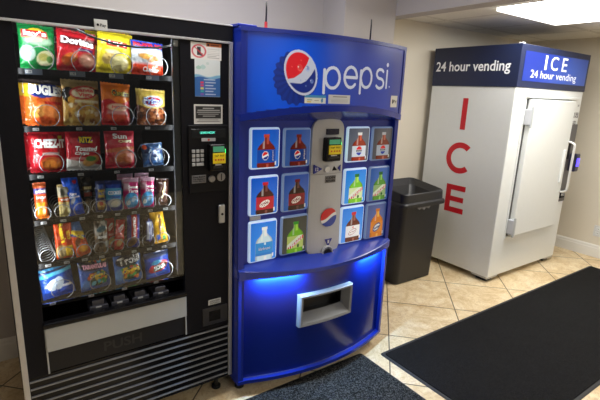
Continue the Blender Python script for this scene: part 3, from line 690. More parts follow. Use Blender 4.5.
b = MB(); b.tube([(x, yb(x) + .024, .096) for x in np.linspace(.943, 1.913, 30)], .002, 5); b.build('panel_bead', mat('pale_bead', (60, 70, 140), .4), pm)
# delivery bezel
def brect(x0, x1, z0, z1, off, n=12):
    b_ = [(x, yb(x) - off, z0) for x in np.linspace(x0, x1, n)]; t_ = [(x, yb(x) - off, z1) for x in np.linspace(x1, x0, n)]
    return b_ + t_
b = MB(); b.loft([brect(1.228, 1.582, .352, .536, -.028), brect(1.228, 1.582, .354, .535, .001), brect(1.233, 1.577, .359, .530, .007), brect(1.246, 1.564, .372, .518, .003), brect(1.266, 1.545, .410, .511, -.055)], False, False)
bz = b.build('delivery_bezel', mat('mid_silver_plastic', (132, 135, 140), .4), pm, recalc=True)
b = MB(); b.loft([brect(1.264, 1.547, .408, .513, -.053), brect(1.264, 1.547, .408, .513, -.1)], False, True); b.build('delivery_flap', mat('black_flap_plastic', (12, 12, 15), .3), pm, recalc=True)
for (a, c) in ((.965, .02), (1.89, .02), (.965, .70), (1.89, .70)):
    q = MB(); q.cyl((a, c), .025, 0, .02, 'z', 16, .003); q.cyl((a, c), .012, .02, .08, 'z', 12); q.build('levelling_foot', RUBBER, pm)
MB().box(.99, 1.87, .03, .76, .035, .076).build('base_skid', BLACK, pm)
MB().box(PX0 - .004, 1.0, -.05, .06, 1.828, 1.842, bev=.003).build('hinge_cap', BLUE, pm)
# area lights added under the ledge to imitate the lower panel's backlit glow
def area(name, loc, rot, sx, sy, power, color, parent=None):
    l = bpy.data.lights.new(name, 'AREA'); l.shape = 'RECTANGLE'; l.size = sx; l.size_y = sy; l.energy = power; l.color = color
    o = bpy.data.objects.new(name, l); C.objects.link(o); o.location = loc; o.rotation_euler = rot
    return o
for cxp, pw, ww in ((1.12, 4.5, .24), (1.76, 4.5, .2)):
    x = cxp; sl = math.atan((yb(x + .01) - yb(x - .01)) / .02)
    area('added_panel_glow', (x, yb(x) + .008, .6600), (math.radians(30), 0, sl), ww, .008, pw, (.35, .62, 1.))

# antennas standing on the drink machine
for (x, z1, c2, lab) in ((1.056, 1.947, True, 'thin black antenna with red base standing on the drink machine, left'), (1.696, 1.951, False, 'thin black antenna with small clip standing on the drink machine, right')):
    t = thing('antenna', (x, -.03, 1.828), lab, 'antenna', 'antennas on the drink machine')
    q = MB(); q.tube([(x, -.03, 1.85), (x + .001, -.03, 1.92), (x, -.03, z1)], [.004, .0038, .003], 8); q.build('whip', RUBBER, t)
    q = MB(); q.cyl((x, -.03), .011, 1.828, 1.832, 'z', 16); q.cyl((x, -.03), .007, 1.832, 1.864 if c2 else 1.85, 'z', 12); q.build('base', mat('red_collar', (206, 60, 60), .4) if c2 else RUBBER, t)
    if not c2:
        q = MB(); q.tube([(x - .028, -.03, 1.828), (x - .03, -.03, 1.84), (x - .034, -.03, 1.848)], .004, 8); q.build('clip', RUBBER, t)

# ------------------------------------------------------------------ snack machine
sm = thing('snack_vending_machine', (.453, .43, 0), 'black glass-front snack vending machine at the left, full of crisps and candy', 'vending machine')
b = MB()
b.box(.0, .084, .022, .87, .10, 1.83); b.box(.672, .906, .022, .87, .10, 1.83); b.box(.084, .672, .022, .87, 1.772, 1.83)
b.box(.084, .672, .60, .87, .43, 1.772); b.box(.084, .672, .022, .87, .10, .43)
b.build('cabinet', BLACK, sm)
b = MB()
b.box(.084, .0865, .024, .60, .44, 1.77); b.box(.6695, .672, .024, .60, .44, 1.77); b.box(.084, .672, .596, .60, .44, 1.77); b.box(.084, .672, .024, .6, 1.769, 1.772)
b.build('inner_liner', LINER, sm)
b = MB(); b.box(.016, .088, 0, .021, .412, 1.757); b.build('door_frame', BLACK, sm)
b = MB(); b.box(.667, .888, 0, .021, .412, 1.757); cp = b.build('control_column', BLACK, sm)
MB().box(.0, .906, -.002, .021, 1.766, 1.832, bev=.001).build('top_band', BLACK, sm)
MB().box(.0, .906, -.006, .02, 1.757, 1.766, bev=.001).build('top_trim', ALU, sm)
MB().box(-.004, .017, -.006, .03, .105, 1.757, bev=.002).build('side_trim', ALU, sm)
MB().box(.888, .906, -.006, .03, .112, 1.757, bev=.002).build('side_trim', ALU, sm)
MB().box(.0, .906, -.004, .021, 1.8305, 1.836, bev=.001).build('top_edge', ALU, sm)
# glass
gm = bpy.data.materials.new('clear_glass_pane'); gm.use_nodes = True; nt = gm.node_tree; nt.nodes.remove(nt.nodes['Principled BSDF'])
tr = nt.nodes.new('ShaderNodeBsdfTransparent'); tr.inputs[0].default_value = (.93, .95, .94, 1); gl = nt.nodes.new('ShaderNodeBsdfGlossy'); gl.inputs['Roughness'].default_value = .02
fr = nt.nodes.new('ShaderNodeFresnel'); fr.inputs['IOR'].default_value = 1.5; mx = nt.nodes.new('ShaderNodeMixShader')
nt.links.new(fr.outputs[0], mx.inputs[0]); nt.links.new(tr.outputs[0], mx.inputs[1]); nt.links.new(gl.outputs[0], mx.inputs[2]); nt.links.new(mx.outputs[0], nt.nodes['Material Output'].inputs[0])
MB().box(.089, .666, .008, .013, .716, 1.757).build('glass_pane', gm, sm)
# lower parts of the door
MB().box(.088, .667, .0, .02, .418, .516, bev=.002).build('push_flap', mat('dark_grey_push_panel', (34, 34, 37), .4, spec=.2, noise=.1, nscale=10), sm)
b = MB(); put_text(b, 'PUSH', .30, .46, .445, .49, lambda x, z: (x, -.0008, z), bold=.02); b.build('marking', mat('moulded_dark_letters', (30, 30, 33), .5), sm)
b = MB(); b.box(.088, .667, -.014, .012, .516, .618, bev=.003); b.build('push_door', STEEL, sm)
b = MB(); b.box(.083, .670, -.018, .022, .618, .640, bev=.006); b.build('bin_lip', BLACKG, sm)
b = MB(); b.box(.086, .670, .03, .598, .56, .575); b.build('bin_floor', DARK, sm)
for x in (.086, .663): MB().box(x, x + .006, -.004, .002, .415, .62, bev=.001).build('flap_rail', STEEL, sm)
# grille
b = MB(); b.box(.017, .888, .004, .022, .112, .412); g_ = b.build('grille', BLACKG, sm)
b = MB()
for i in range(9):
    z = .397 - i * .0335; b.prism([(.004, z + .002), (-.004, z + .001), (-.004, z - .003), (.004, z - .003)], .019, .886, axis='x')
b.build('grille_slats', mat('dull_aluminium_edge', (140, 140, 144), .45, metal=.4), sm)
MB().box(.0, .906, .03, .80, .085, .101).build('base_plate', BLACK, sm)
for (a, c) in ((.05, .08), (.856, .08), (.05, .8), (.856, .8)):
    q = MB(); q.cyl((a, c), .024, 0, .018, 'z', 16, .003); q.cyl((a, c), .011, .018, .087, 'z', 12); q.build('levelling_foot', RUBBER, sm)
# payment sticker on the top trim
b = MB(); b.box(.344, .389, -.0075, -.002, 1.757, 1.795, bev=.0008); b = b.build('payment_sticker', LABELW, sm)
q = MB(); fq = lambda x, z: (x, -.0082, z); put_text(q, 'Pay', .364, .384, 1.768, 1.781, fq); q.cyl((.356, 1.776), .0045, -.0082, -.0076, 'y', 12); q.build('marking', BLACK, b)
# stickers on the control column
def flat(name, x0, x1, z0, z1, draw, parent=cp, res=.0022, y=-.0008, m='printed_sticker'):
    def f(X, Z):
        u, v = (X - x0) / (x1 - x0), (Z - z0) / (z1 - z0); return draw(u, v)
    return patch(name, parent, MATS[m], x0, x1, z0, z1, res, f, lambda x, z: (x, y, z))
def warn(u, v):
    k = Ink(u, v, (228, 228, 228)); k.rect(.5, 1.1, .78, 1.1, (196, 110, 60)); k.rect(.53, .6, .83, .95, (40, 30, 20)); k.rect(.64, .92, .86, .93, (90, 50, 30))
    x, y = (u - .26) * 1.7, v - .48
    k.w((np.abs(x) < .09) & (np.abs(y) < .27) | False, (40, 42, 46)) if False else k.rect(.2, .32, .24, .74, (44, 44, 50)); k.rect(.30, .38, .22, .36, (60, 60, 66))
    r = np.hypot(x, y); k.w((.055 - np.abs(r - .36)) / .02, (206, 52, 74), .9); k.w((.04 - np.abs(x + y) / 1.41) / .02 * (r < .36), (206, 52, 74), .9)
    for i in range(6): k.rect(.53, .93 - .1 * (i % 3 == 1), .12 + .1 * i, .145 + .1 * i, (150, 150, 155))
    return k.c, k.m
flat('warning_sticker', .713, .852, 1.684, 1.752, warn)
def info(u, v):
    k = Ink(u, v, (218, 226, 230)); k.band(lambda q: q * 0, lambda q: .52 + .03 * np.sin(q * 7), (48, 100, 170)); k.band(lambda q: .52 + .03 * np.sin(q * 7), lambda q: .57 + .03 * np.sin(q * 7 + 1), (120, 180, 215))
    for i, c in enumerate(((224, 60, 90), (210, 60, 110), (226, 220, 110), (60, 170, 170), (130, 80, 180))): k.rect(.22, .34, .36 - .08 * i, .41 - .08 * i, c); k.rect(.4, .82 - .1 * (i % 2), .375 - .08 * i, .40 - .08 * i, (190, 205, 230))
    k.rect(.35, .8, .455, .475, (200, 220, 240)); k.ell(.15, .78, .1, .05, (120, 190, 170), a=.6); k.ell(.32, .80, .1, .06, (150, 200, 200), a=.6); k.ell(.5, .9, .06, .04, (170, 200, 200), a=.5)
    return k.c, k.m
flat('information_sticker', .729, .846, 1.530, 1.684, info)
def rules(u, v):
    k = Ink(u, v, (222, 222, 222)); k.rect(.05, .95, .08, .92, (34, 34, 36))
    for i, (a, c) in enumerate(((.3, .7), (.12, .9), (.1, .92), (.14, .86), (.3, .74))): k.rect(a, c, .78 - .1 * i, .82 - .1 * i, (180, 180, 180))
    k.rect(.05, .95, .08, .27, (200, 200, 200)); k.rect(.15, .85, .19, .23, (60, 60, 62)); k.rect(.1, .9, .11, .15, (60, 60, 62))
    return k.c, k.m
st = flat('instruction_sticker', .723, .857, 1.413, 1.497, rules)
# payment panel
b = MB(); b.box(.692, .884, -.010, .0005, 1.105, 1.408, bev=.003); pp = b.build('payment_panel', mat('charcoal_panel', (20, 20, 24), .45, spec=.15), cp)
yp = -.0105
b = MB(); b.box(.705, .868, yp - .001, yp + .002, 1.340 + .012, 1.392, bev=.001); dsp = b.build('price_display', mat('smoked_display_window', (30, 32, 34), .12), pp)
q = MB(); put_text(q, '1.50 HAVE A NICE DAY', .745, .815, 1.371, 1.381, lambda x, z: (x, yp - .0018, z)); q.build('display_text', mat('cyan_display_digits', (90, 200, 180), .4, emit=(90, 230, 200), estr=1.2), dsp)
b = MB(); b.box(.752, .818, yp - .001, yp + .002, 1.337, 1.352, bev=.001); bb = b.build('name_plate', GREYP, pp)
MB().cyl((.785, 1.3445), .005, yp - .0018, yp - .001, 'y', 12).build('marking', MATS['red_print'], bb)
for r in range(4):
    for c in range(3):
        if r == 3 and c == 2: continue
        xx = .706 + c * .020; zz = 1.296 - r * .0195; wd = .0145 if not (r == 3 and c == 1) else .0345
        MB().box(xx, xx + wd, yp - .004, yp + .001, zz - .0075, zz + .0065, bev=.0015).build('key', mat('silver_key', (176, 178, 182), .4), pp)
card_reader(pp, .776, .848, 1.206, 1.328, -.010, .042)
b = MB(); b.box(.704, .771, yp - .002, yp + .001, 1.152, 1.188, bev=.001); b = b.build('instruction_plate', MATS['mid_grey_plate'], pp)
q = MB(); fq2 = lambda x, z: (x, yp - .003, z)
for i, s in enumerate(('Press Button', 'To Return', 'Your Money')): put_text(q, s, .708, .767, 1.177 - i * .010, 1.184 - i * .010, fq2, bold=.03)
q.build('marking', BLACK, b)
q = MB(); q.cyl((.797, 1.168), .0155, yp - .012, yp, 'y', 24, .003); q.build('coin_return_button', mat('steel_knob', (150, 150, 152), .3, metal=.5), pp)
q = MB(); q.cyl((.844, 1.173), .0205, yp - .006, yp, 'y', 28, .002); q = q.build('coin_slot_plate', MATS['steel_knob'], pp)
MB().box(.842, .846, yp - .0068, yp - .005, 1.158, 1.188).build('coin_slot', BLACK, q)
b = MB(); b.box(.833, .864, -.016, .0, .950, 1.040, bev=.006); b = b.build('lock_handle', mat('silver_lock', (178, 180, 182), .3, metal=.4), cp)
MB().cyl((.848, .995), .006, -.018, -.015, 'y', 14).build('keyhole', BLACK, b)
b = MB(); b.box(.750, .882, -.006, .0005, .432, .524, bev=.003); b = b.build('coin_return', mat('dark_grey_coin_plate', (40, 40, 45), .35), cp)
MB().box(.782, .842, -.007, -.005, .452, .504, bev=.002).build('coin_return_door', BLACKG, b)
b = MB(); b.box(.781, .846, -.002, .0005, .537, .563); b = b.build('serial_label', LABELW, cp)
q = MB(); put_text(q, '000420551', .787, .84, .540, .548, lambda x, z: (x, -.0026, z))
for i in range(18): q.box(.787 + i * .003, .7883 + i * .003, -.0026, -.0024, .550, .560)
q.build('marking', BLACK, b)

# shelves, coils, price labels
rows = [(1.600, [.168, .309, .447, .588], 4), (1.397, [.172, .316, .441, .575], 4), (1.220, [.172, .309, .444, .583], 4),
        (1.041, [.127 + .0675 * i for i in range(8)], 8), (.866, [.128 + .0655 * i for i in range(8)], 8), (.702, [.170, .313, .447, .585], 4)]
def coil_mb(cx, zc, r, pitch, turns, y0, wr):
    pts = []
    n = 26
    for t in range(turns):
        for k in range(n):
            a = k / n
            ang = -PI / 2 + 2 * PI * a
            # the wire steps back mostly while it runs along the bottom
            adv = np.interp(a, [0, .86, 1], [0, .05, 1])
            pts.append((cx + r * math.cos(ang), y0 + pitch * (t + adv), zc + r * math.sin(ang)))
    mb = MB(); mb.tube(pts, wr, 5); return mb
SH = []
for ri, (zt, xs_, n) in enumerate(rows):
    b = MB(); b.box(.0875, .668, .042, .58, zt - .004, zt)
    b.box(.0875, .668, .034, .042, zt - .012, zt + .009)
    mm = mat('smoky_clear_lip', (66, 66, 60), .25) if ri == 5 else DARK
    sh = b.build('shelf', mm if ri < 5 else DARK, sm); SH.append(sh)
    big = n == 4; proto = {}
    for li, xc in enumerate(xs_):
        r = .041 if big else .0275; pitch = .062 if big else .046; turns = 4 if big else 5
        if ri == 4 and li == 0: pitch, turns = .03, 15
        key = (r, pitch)
        zc = zt + r + .004
        if key in proto:
            s0, x00, z00 = proto[key]; o = s0.copy(); C.objects.link(o); o.parent = sh
            o.location = (s0.location.x + xc - x00, 0, zc - z00); o.name = 'spiral_coil'
        else:
            o = coil_mb(xc, zc, r, pitch, turns, .046, .0016).build('spiral_coil', CHROME, sh); proto[key] = (o, xc, zc)
        lx = xc - (.052 if big else .012)
        q = MB(); q.box(lx, lx + .020, .0325, .034, zt - .007, zt + .003); q = q.build('price_label', mat('grey_price_paper', (150, 151, 152), .6), sh)
        if ri == 0:
            q2 = MB(); q2.box(lx - .002, lx + .052, .033, .0335, zt - .012, zt + .008); q2.build('label_holder', mat('slate_label_holder', (58, 66, 82), .4), sh)
        q2 = MB(); put_text(q2, ['1.50', '1.75', '2.00'][(li + ri) % 3], lx + .003, lx + .017, zt - .005, zt + .001, lambda x, z: (x, .032, z), bold=.03); q2.build('marking', BLACK, q)
# lane dividers inside the lower rows
for ri in (3, 4):
    zt, xs_, n = rows[ri]
    b = MB()
    for i in range(n - 1):
        xm = (xs_[i] + xs_[i + 1]) / 2; b.box(xm - .0006, xm + .0006, .08, .56, zt, zt + .03)
    b.build('lane_divider', LINER, SH[ri])
# small drop sensors / lugs under the lowest shelf
for xc in (.298, .384, .472, .563):
    b = MB(); b.box(xc - .036, xc + .036, .026, .11, .612, .650, bev=.003); b.box(xc - .025, xc + .02, .032, .042, .650, .674, bev=.002); b = b.build('coin_tube_lug', mat('dark_grey_lug', (66, 66, 74), .35), sm)
    MB().box(xc - .014, xc + .008, .025, .0262, .642, .649).build('price_label', LABELW, b)
for xc, zc in ((.655, 1.655), (.655, 1.47), (.655, 1.29), (.655, 1.11), (.655, .93), (.655, .79)):
    b = MB(); b.tube([(xc - .01, .028, zc + .018), (xc, .024, zc + .006), (xc - .004, .024, zc - .004), (xc + .006, .024, zc - .016)], .004, 6); b.build('shelf_clip', mat('milky_clip', (160, 162, 164), .3), sm)
MB().box(.640, .667, .015, .03, .72, 1.755).build('rail_bracket', mat('grey_side_rail', (74, 76, 80), .35, metal=.3), sm)
b = MB(); b.tube([(.262, .026, 1.766), (.30, .024, 1.750), (.35, .022, 1.731), (.42, .02, 1.716), (.50, .02, 1.711), (.58, .02, 1.716), (.63, .022, 1.728), (.652, .022, 1.738)], .0038, 8); b.build('power_cord', RUBBER, sm)
MB().box(.646, .664, .012, .024, 1.728, 1.752, bev=.002).build('cord_clip', LABELW, sm)
# the machine's own lamp: a tube up the right-hand side and one across the top
tube_m = mat('cabinet_lamp_tube', (240, 244, 250), .4, emit=(235, 242, 255), estr=3.)
MB().box(.10, .65, .026, .034, 1.7635, 1.7685).build('lamp_tube', tube_m, sm)
area('cabinet_lamp', (.375, .022, 1.762), (math.radians(16), 0, 0), .55, .01, .9, (.94, .97, 1.))
area('cabinet_lamp', (.098, .026, 1.24), (math.radians(90), 0, math.radians(-50)), .01, 1.0, 1.5, (.96, .98, 1.))
area('cabinet_lamp', (.6385, .022, 1.24), (math.radians(90), 0, math.radians(50)), .01, 1.0, 2.1, (.94, .97, 1.))

# ------------------------------------------------------------------ snacks: every bag and bar is its own thing
FILM = print_mat('glossy_printed_film', .2, bump=.9, bscale=30)
FILMM = print_mat('satin_printed_film', .4, bump=.2, bscale=50)
def tm(name, col): return mat('ink_' + name, col, .4, noise=.02)
TI = dict(w=tm('white', (240, 240, 240)), r=tm('red', (200, 26, 40)), b=tm('blue', (24, 50, 140)), k=tm('black', (20, 20, 24)), y=tm('yellow', (246, 210, 40)), p=tm('pink', (240, 170, 200)), br=tm('brown', (90, 50, 24)), g=tm('green', (30, 110, 60)), c=tm('cream', (240, 224, 170)))
def pouch(name, w, h, depth, draw, texts, m=FILM, crimp=.06, seed=1, nx=36, nz=46, side=2.4, endp=4., waist=.03, base=None):
    g = np.random.default_rng(seed); ph = g.uniform(0, 6, 8); am = g.uniform(.6, 1.3, 4)
    def xz(u, v): return (u - .5) * w * (1 - waist * np.sin(PI * v)) , v * h
    def thick(u, v):
        vv = np.clip((v - crimp) / (1 - 2 * crimp), 0, 1)
        t = (1 - np.abs(2 * u - 1) ** side) ** .55 * (1 - np.abs(2 * vv - 1) ** endp) ** .6
        t = t * (.84 + .16 * np.sin(PI * np.clip(1.15 - vv, 0, 1)))
        return np.maximum(t, 0) * depth / 2
    def crease(u, v):
        e = np.exp(-v / .16) + np.exp(-(1 - v) / .16)
        s = .0014 * e * np.sin(u * 34 + ph[0] + 3 * np.sin(v * 5)) * am[0] + .0026 * np.sin(u * 8 + v * 11 + ph[1]) * np.sin(v * 8 - u * 4 + ph[2]) * am[1] + .0014 * np.abs(np.sin(u * 6 - v * 9 + ph[5])) + .0012 * np.exp(-np.minimum(u, 1 - u) / .12) * np.sin(v * 42 + ph[3])
        return s * min(1, depth / .03)
    def ripple(u, v): return .0012 * np.sin(u * 15 + ph[4]) * (np.clip((v - .93) / .07, 0, 1) + np.clip((.06 - v) / .06, 0, 1))
    def ys(u, v): return -thick(u, v) - .0006 + crease(u, v) * np.clip(thick(u, v) / (.004), 0, 1) + ripple(u, v)
    us = np.linspace(0, 1, nx + 1); vs = np.linspace(0, 1, nz + 1); U, V = np.meshgrid(us, vs); U = U.ravel(); V = V.ravel()
    X, Z = xz(U, V); Y = ys(U, V)
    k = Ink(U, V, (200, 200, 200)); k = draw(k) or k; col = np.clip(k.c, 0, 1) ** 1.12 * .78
    Zj = Z + np.where((V > .999) | (V < .001), .0012 * np.sign(np.sin(U * 60)), 0)
    idx = np.arange(len(U)).reshape(nz + 1, nx + 1)
    F = np.stack([idx[:-1, :-1].ravel(), idx[:-1, 1:].ravel(), idx[1:, 1:].ravel(), idx[1:, :-1].ravel()], 1)
    N = len(U); Yb = np.where((U < .001) | (U > .999) | (V < .001) | (V > .999), Y, thick(U, V) + .0006 + ripple(U, V))
    P = np.concatenate([np.stack([X, Y, Zj], 1), np.stack([X, Yb, Zj], 1)])
    mb = MB(); mb.add(P, [tuple(f) for f in F.tolist()] + [tuple(f)[::-1] for f in (F + N).tolist()], True)
    o = mb.build(name, m, None, colors=np.concatenate([col, col * .9 + .02]))
    def on(a, c):  # a, c are u, v
        x, z = xz(a, c); return (float(x), float(ys(np.float64(a), np.float64(c))) - .003, float(z))
    groups = {}
    for t in texts:
        s, u0, u1, v0, v1, ink = t[:6]; kw = t[6] if len(t) > 6 else {}
        mb = groups.setdefault(ink, MB()); put_text(mb, s, u0, u1, v0, v1, on, **{**dict(bold=.03, grid=True), **kw})
    for ink, mb in groups.items(): mb.build('lettering', TI[ink], o)
    return o
CX_, CY_, CZ_ = -.0235, -1.8546, 1.567
def shift(x, z, y=.062):
    k = (y - CY_) / (.09 - CY_); return CX_ + (x - CX_) * k, CZ_ + (z - CZ_) * k
def place(o, x0, x1, ztop, ri, label, cat, group=None, y=.078, roll=0., lean=0., yaw=0.):
    o.location = (shift((x0 + x1) / 2, 1)[0] - (.003 if ri < 3 else 0), y, rows[ri][0] + .0062); o.rotation_euler = (math.radians(lean), math.radians(roll), math.radians(yaw))
    return tag(o, label, cat, group or ROWG[ri])
ROWG = ['crisp bags in the top row', 'crisp bags in the second row', 'bags in the third row', 'small packs in the fourth row', 'candy bars in the fifth row', 'candy bags in the bottom row']
def snack(name, x0, x1, z0, z1, ri, draw, texts, label, cat, depth=.046, group=None, roll=0, lean=-7., yaw=None, y=.078, **kw):
    a = shift(x0, z0); b_ = shift(x1, z1); w = (b_[0] - a[0]) * (1.05 if ri in (0, 1, 2) else 1.0); h = min(b_[1] + .004, (rows[ri - 1][0] if ri else 1.80) - .016) - rows[ri][0] - .0062
    o = pouch(name, w, h, depth, draw, texts, seed=int(x0 * 1000 + z0 * 10), **kw)
    if yaw is None: yaw = 7. if ri in (0, 1, 2, 5) else 3.
    return place(o, x0, x1, z1, ri, label, cat, group, y, roll, lean, yaw)
def behind(o, label, dy=.062, dx=0., dz=0., roll=None):
    c = o.copy(); C.objects.link(c); c.location = (o.location.x + dx, o.location.y + dy, o.location.z + dz)
    if roll is not None: c.rotation_euler.y = math.radians(roll)
    for ch in o.children:
        d = ch.copy(); C.objects.link(d); d.parent = c
    c['label'] = label
    return c
T = 'top row'
# row 1
def d(k):
    k.grad(0, 1, (20, 150, 80)); k.c[:] = lin((24, 146, 76)); k.ell(.45, .76, .3, .16, (244, 214, 60), .1); k.rect(.08, .78, .68, .86, (206, 40, 44), slant=-.06)
    k.ell(.5, .62, .35, .09, (200, 226, 200), a=.8, soft=.6); k.ell(.2, .34, .2, .17, (196, 220, 210), soft=.2); k.ell(.68, .26, .26, .16, (232, 232, 190), .2, .1); k.ell(.62, .28, .14, .09, (196, 190, 110), .1, .3); k.ell(.8, .24, .1, .08, (120, 170, 90), .1, .3)
g1 = snack('crisp_bag', .111, .226, 1.606, 1.763, 0, d, [("lay's", .12, .74, .69, .85, 'w')], 'green crisp bag with a red banner and yellow sun, first in the top row', 'crisps', group=None, roll=2)
def d(k):
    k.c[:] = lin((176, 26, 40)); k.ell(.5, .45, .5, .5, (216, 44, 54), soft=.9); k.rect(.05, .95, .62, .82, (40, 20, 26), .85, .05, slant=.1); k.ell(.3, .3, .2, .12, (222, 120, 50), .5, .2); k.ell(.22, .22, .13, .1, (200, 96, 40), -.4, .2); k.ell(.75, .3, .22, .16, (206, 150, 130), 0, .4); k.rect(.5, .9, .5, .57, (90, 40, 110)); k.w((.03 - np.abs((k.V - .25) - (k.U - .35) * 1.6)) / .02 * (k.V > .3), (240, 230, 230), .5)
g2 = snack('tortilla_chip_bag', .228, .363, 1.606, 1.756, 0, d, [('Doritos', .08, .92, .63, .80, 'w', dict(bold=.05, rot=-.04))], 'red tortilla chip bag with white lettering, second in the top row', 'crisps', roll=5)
behind(g2, 'red tortilla chip bag standing behind the second bag of the top row', dx=-.018)
def d(k):
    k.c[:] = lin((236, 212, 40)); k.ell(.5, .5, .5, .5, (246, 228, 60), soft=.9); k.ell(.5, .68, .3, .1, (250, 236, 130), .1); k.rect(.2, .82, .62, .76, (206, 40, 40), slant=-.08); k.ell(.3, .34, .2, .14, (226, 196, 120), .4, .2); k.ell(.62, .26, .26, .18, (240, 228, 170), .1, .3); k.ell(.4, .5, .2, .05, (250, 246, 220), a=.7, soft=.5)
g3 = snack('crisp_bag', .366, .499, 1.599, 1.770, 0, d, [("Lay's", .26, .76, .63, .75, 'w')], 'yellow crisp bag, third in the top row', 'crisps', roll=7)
behind(g3, 'yellow crisp bag standing behind the third bag of the top row', dx=-.022, roll=3)
def d(k):
    k.c[:] = lin((226, 230, 236)); k.band(lambda q: .8 + 0 * q, lambda q: 1.1 + 0 * q, (36, 80, 190)); k.band(lambda q: .72 + 0 * q, lambda q: .82 + 0 * q, (60, 110, 210), .5); k.rect(-.1, 1.1, -.1, .33, (222, 70, 36), slant=0, soft=.1); k.ell(.5, .52, .34, .1, (214, 160, 80), -.1, .2); k.ell(.62, .47, .2, .08, (190, 130, 60), .3, .3); k.ell(.65, .2, .25, .12, (234, 120, 80), 0, .3)
snack('crisp_bag', .502, .634, 1.606, 1.742, 0, d, [('RUFFLES', .05, .95, .82, .95, 'r', dict(bold=.06)), ('Cheddar', .3, .8, .1, .24, 'w')], 'white crisp bag with blue top and orange foot, fourth in the top row', 'crisps', roll=3)
# row 2
def d(k):
    k.c[:] = lin((226, 110, 44)); k.band(lambda q: .62 + .1 * q, lambda q: 1.1 + 0 * q, (232, 190, 50)); k.band(lambda q: .9 + 0 * q, lambda q: 1.1 + 0 * q, (70, 60, 60)); k.ell(.5, .76, .42, .15, (34, 62, 150), .1, .05); k.ell(.35, .32, .22, .12, (240, 170, 90), .6, .2); k.ell(.65, .28, .24, .14, (244, 150, 80), -.5, .2); k.ell(.5, .12, .3, .08, (206, 90, 36), 0, .3); k.rect(.45, .9, .46, .54, (206, 50, 30))
h1 = snack('corn_snack_bag', .109, .240, 1.410, 1.568, 1, d, [('BUGLES', .1, .92, .66, .88, 'w', dict(bold=.06, rot=-.05))], 'orange and yellow corn snack bag, first in the second row', 'crisps', roll=3)
behind(h1, 'orange corn snack bag standing behind the first bag of the second row', dx=-.014)
def d(k):
    k.c[:] = lin((200, 160, 84)); k.band(lambda q: .84 + 0 * q, lambda q: 1.1 + 0 * q, (176, 150, 100)); k.blobs(46, .1, .95, .05, .5, .07, [(226, 196, 120), (190, 130, 60), (240, 226, 190), (150, 96, 44), (214, 170, 80)], 4); k.ell(.16, .66, .17, .18, (26, 24, 26), .3, .1); k.ell(.22, .56, .1, .08, (220, 170, 70)); k.ell(.55, .72, .38, .15, (190, 34, 40), .08, .05); k.ell(.55, .72, .33, .11, (244, 236, 200), .08, .05); k.rect(.3, .95, .5, .55, (240, 226, 190)); k.rect(.85, 1, .7, .82, (40, 36, 36))
snack('snack_mix_bag', .236, .368, 1.409, 1.574, 1, d, [('Santa', .32, .82, .73, .82, 'r', dict(bold=.03)), ('Vista', .38, .78, .63, .715, 'r', dict(bold=.03))], 'tan snack mix bag with a red oval, second in the second row', 'crisps', roll=2)
def d(k):
    k.c[:] = lin((196, 34, 40)); k.band(lambda q: .56 + .05 * np.sin(q * 8), lambda q: 1.1 + 0 * q, (238, 130, 32)); k.ell(.5, .2, .36, .12, (226, 80, 50), 0, .4); k.ell(.5, .42, .34, .09, (244, 200, 170), 0, .3); k.rect(.15, .85, .26, .34, (240, 200, 200), .5, .05)
snack('puffed_snack_bag', .373, .486, 1.412, 1.568, 1, d, [('Cheetos', .3, .95, .68, .84, 'k', dict(bold=.08)), ('Cheetos', .3, .95, .69, .845, 'y', dict(bold=.02)), ('HOT', .3, .7, .39, .46, 'r')], 'orange and red puffed snack bag, third in the second row', 'crisps', roll=4)
def d(k):
    k.c[:] = lin((110, 62, 34)); k.blobs(60, .05, .95, .03, .5, .08, [(150, 84, 44), (80, 44, 26), (190, 130, 90), (120, 60, 32)], 8); k.band(lambda q: .56 - .1 * np.sin(q * PI), lambda q: 1.1 + 0 * q, (224, 196, 100)); k.ell(.52, .66, .36, .16, (220, 226, 240), .06, .05); k.ell(.52, .66, .30, .12, (200, 40, 50), .06, .1)
snack('corn_chip_bag', .513, .637, 1.415, 1.548, 1, d, [('Fritos', .2, .84, .57, .76, 'b', dict(bold=.08)), ('Fritos', .2, .84, .575, .765, 'w', dict(bold=.02))], 'brown corn chip bag with a pale yellow top, fourth in the second row', 'crisps', roll=3)
# row 3
def d(k):
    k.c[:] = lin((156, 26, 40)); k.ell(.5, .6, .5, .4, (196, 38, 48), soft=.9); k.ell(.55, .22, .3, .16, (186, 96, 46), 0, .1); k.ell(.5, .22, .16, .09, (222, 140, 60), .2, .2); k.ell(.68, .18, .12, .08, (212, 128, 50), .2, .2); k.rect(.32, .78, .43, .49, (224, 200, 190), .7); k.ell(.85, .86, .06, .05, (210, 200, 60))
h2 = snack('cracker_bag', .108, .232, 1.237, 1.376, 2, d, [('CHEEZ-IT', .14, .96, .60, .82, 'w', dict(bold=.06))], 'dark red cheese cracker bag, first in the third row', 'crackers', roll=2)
behind(h2, 'dark red cheese cracker bag standing behind the first bag of the third row', dx=-.012)
def d(k):
    k.c[:] = lin((190, 34, 52)); k.band(lambda q: -.1 + 0 * q, lambda q: .30 - .18 * q, (222, 220, 216)); k.ell(.5, .78, .2, .1, (24, 40, 110), 0, .1); k.ell(.62, .22, .2, .12, (206, 160, 90), .2, .2); k.ell(.8, .3, .12, .09, (200, 150, 80), .2, .2); k.ell(.66, .3, .16, .07, (80, 140, 60), 0, .2); k.rect(.1, .5, .28, .34, (230, 170, 170), .6)
snack('cracker_bag', .233, .361, 1.225, 1.373, 2, d, [('RITZ', .34, .72, .71, .86, 'y', dict(bold=.05)), ('Toasted', .22, .86, .50, .62, 'w', dict(shear=.2)), ('Chips', .2, .6, .38, .48, 'w', dict(shear=.2))], 'red toasted cracker bag with a white foot, second in the third row', 'crackers', roll=3)
